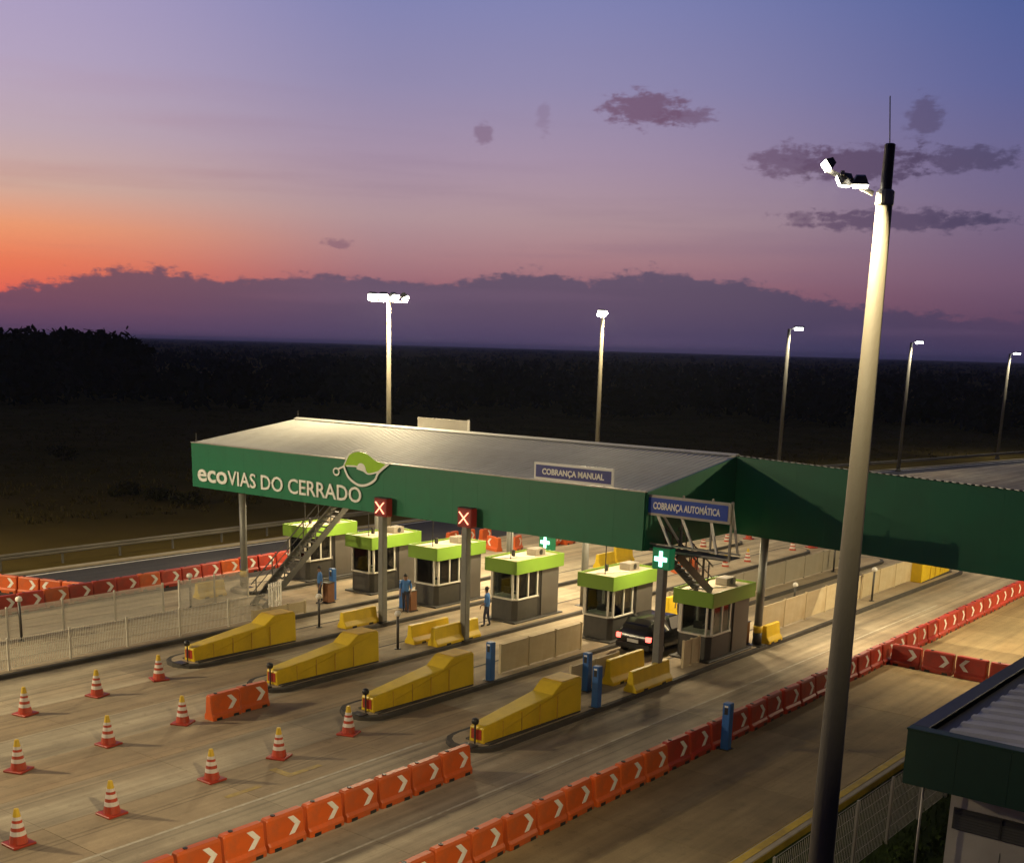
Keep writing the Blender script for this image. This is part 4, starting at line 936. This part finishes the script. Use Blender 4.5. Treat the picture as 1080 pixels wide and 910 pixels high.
# ================================================================== VEGETATION
def leaf_blob(mb, c, rx, ry, rz, n, s):
    for _ in range(n):
        while True:
            p = Vector((J(1), J(1), J(1)))
            if p.length <= 1 and p.length > .35: break
        q = Vector((c[0]+p.x*rx, c[1]+p.y*ry, c[2]+p.z*rz)); a = Vector((J(1), J(1), J(1))).normalized()*s*random.uniform(.6, 1.3); b = Vector((J(1), J(1), J(1))).normalized()*s*random.uniform(.6, 1.3)
        mb.add([q-a, q+b, q+a, q-b], [(0, 1, 2, 3)])
def az_pt(azd, d): return d*cos(RAD(azd)), d*sin(RAD(azd))
gv = MB()
for i in range(170):
    a = random.uniform(55.2, 64); d = random.uniform(285, 345); x, y = az_pt(a, d); h = random.uniform(10.5, 13.6)*(1 if a > 56.3 else .9); 
    for q in range(4): leaf_blob(gv, (x+J(2.5), y+J(2.5), h*random.uniform(.35, .86)), 3.6, 3.6, h*.22, 16, 1.0)
    gv.tube((x, y, -.1), (x, y, h*.5), .25, .15, 5, False)
tag(gv.build('tree_grove', 'far_leaf'), 'dark grove of tall trees against the sunset at the far left', 'trees', kind='stuff')
wb = MB()
for i in range(3600):
    a = random.uniform(4, 72); d = 232+620*random.random()**1.5 + 14*sin(a*.7)+8*sin(a*2.1); x, y = az_pt(a, d); h = random.uniform(2.6, 5.2)
    leaf_blob(wb, (x, y, h*.55), h*.5, h*.5, h*.5, 14, h*.24)
tag(wb.build('tree_belt', 'far_leaf'), 'dark belt of low savanna trees stretching across the distance', 'trees', kind='stuff')
fb = MB()
for i in range(1500):
    a = random.uniform(0, 78); d = random.uniform(850, 4200); x, y = az_pt(a, d); h = random.uniform(2.5, 4.5)
    leaf_blob(fb, (x, y, h*.35), h*3.5, h*3.5, h*.4, 9, h*.55)
tag(fb.build('distant_woods', 'far_leaf'), 'far woods fading towards the horizon', 'trees', kind='stuff')
tf = MB()
for i in range(9000):
    a = random.uniform(8, 66); d = 66+190*random.random()**1.3; x, y = az_pt(a, d)
    if y < 61.5 and x < 110 or y < 61.5-(x-100)*.2: continue
    h = random.uniform(.12, .32)
    for q in range(5):
        t_ = random.uniform(0, 6.28); dx, dy = cos(t_), sin(t_); w_ = .06
        px, py = x+J(.35), y+J(.35); tf.add([(px-dy*w_, py+dx*w_, -.1), (px+dy*w_, py-dx*w_, -.1), (px+dx*.2, py+dy*.2, h)], [(0, 1, 2)])
tag(tf.build('tall_grass', 'tuft'), 'dry grass tufts over the dark field', 'grass', kind='stuff')
shrubs = [(54.6, 96, 1.5), (53.2, 93, 1.3), (56.0, 99, 1.2), (58.5, 128, 1.8), (49.6, 122, 1.6)]
shl = ['broadest of the dark shrubs in the field left of the canopy corner', 'dark shrub in the field nearest the canopy corner', 'dark shrub in the field, left neighbour of the broadest one', 'lone shrub far up the field at the left edge', 'shrub far back just left of the canopy roof']
for (a, d, h), lab in zip(shrubs, shl):
    x, y = az_pt(a, d); t = thing('shrub', (x, y, -.1), lab, 'shrub', 'shrubs scattered in the field'); mb = MB()
    for q in range(5): leaf_blob(mb, (J(h*.6), J(h*.6), h*random.uniform(.3, .6)), h*.55, h*.55, h*.36, 60, .16)
    mb.build('foliage', 'shrub', t); st_ = MB()
    for q in range(4): st_.tube((0, 0, 0), (J(h*.4), J(h*.4), h*.6), .05, .02, 5)
    st_.build('stems', 'trunk', t)
vg = MB()
for i in range(2600):
    x = random.uniform(20, 45); y = random.uniform(8.9, 11.7); t_ = random.uniform(0, 6.28); dx, dy = cos(t_), sin(t_); w_ = .03; h = random.uniform(.08, .22)
    vg.add([(x-dy*w_, y+dx*w_, -.03), (x+dy*w_, y-dx*w_, -.03), (x+dx*.06, y+dy*.06, h)], [(0, 1, 2)])
tag(vg.build('verge_grass', 'lawn'), 'short green grass beside the plaster building', 'grass', kind='stuff')
for i, (x, y, lab) in enumerate(((28.6, 8.55, 'low green bush at the building wall by the fence'), (27.6, 8.9, 'small green bush beside the mesh fence near the building corner'))):
    t = thing('garden_bush', (x, y, -.03), lab, 'bush'); mb = MB()
    for q in range(4): leaf_blob(mb, (J(.3), J(.2), .35), .45, .35, .3, 70, .07)
    mb.build('foliage', 'lawn', t); MB().tube((0, 0, 0), (0, 0, .35), .03, n=5).build('stem', 'trunk', t)

# ================================================================== AIR
hz = MB().box(-8900, 8900, -8900, 11900, -1.2, 26).build('haze', None)
hm = bpy.data.materials.new('haze'); hm.use_nodes = True; n = hm.node_tree.nodes; n.clear()
pv = n.new('ShaderNodeVolumePrincipled'); pv.inputs['Color'].default_value = (.62, .70, .90, 1); pv.inputs['Density'].default_value = .0001; pv.inputs['Anisotropy'].default_value = .2
ho = n.new('ShaderNodeOutputMaterial'); hm.node_tree.links.new(pv.outputs[0], ho.inputs['Volume']); hz.data.materials.append(hm)
tag(hz, 'thin evening haze over the distant land', 'haze', kind='stuff')
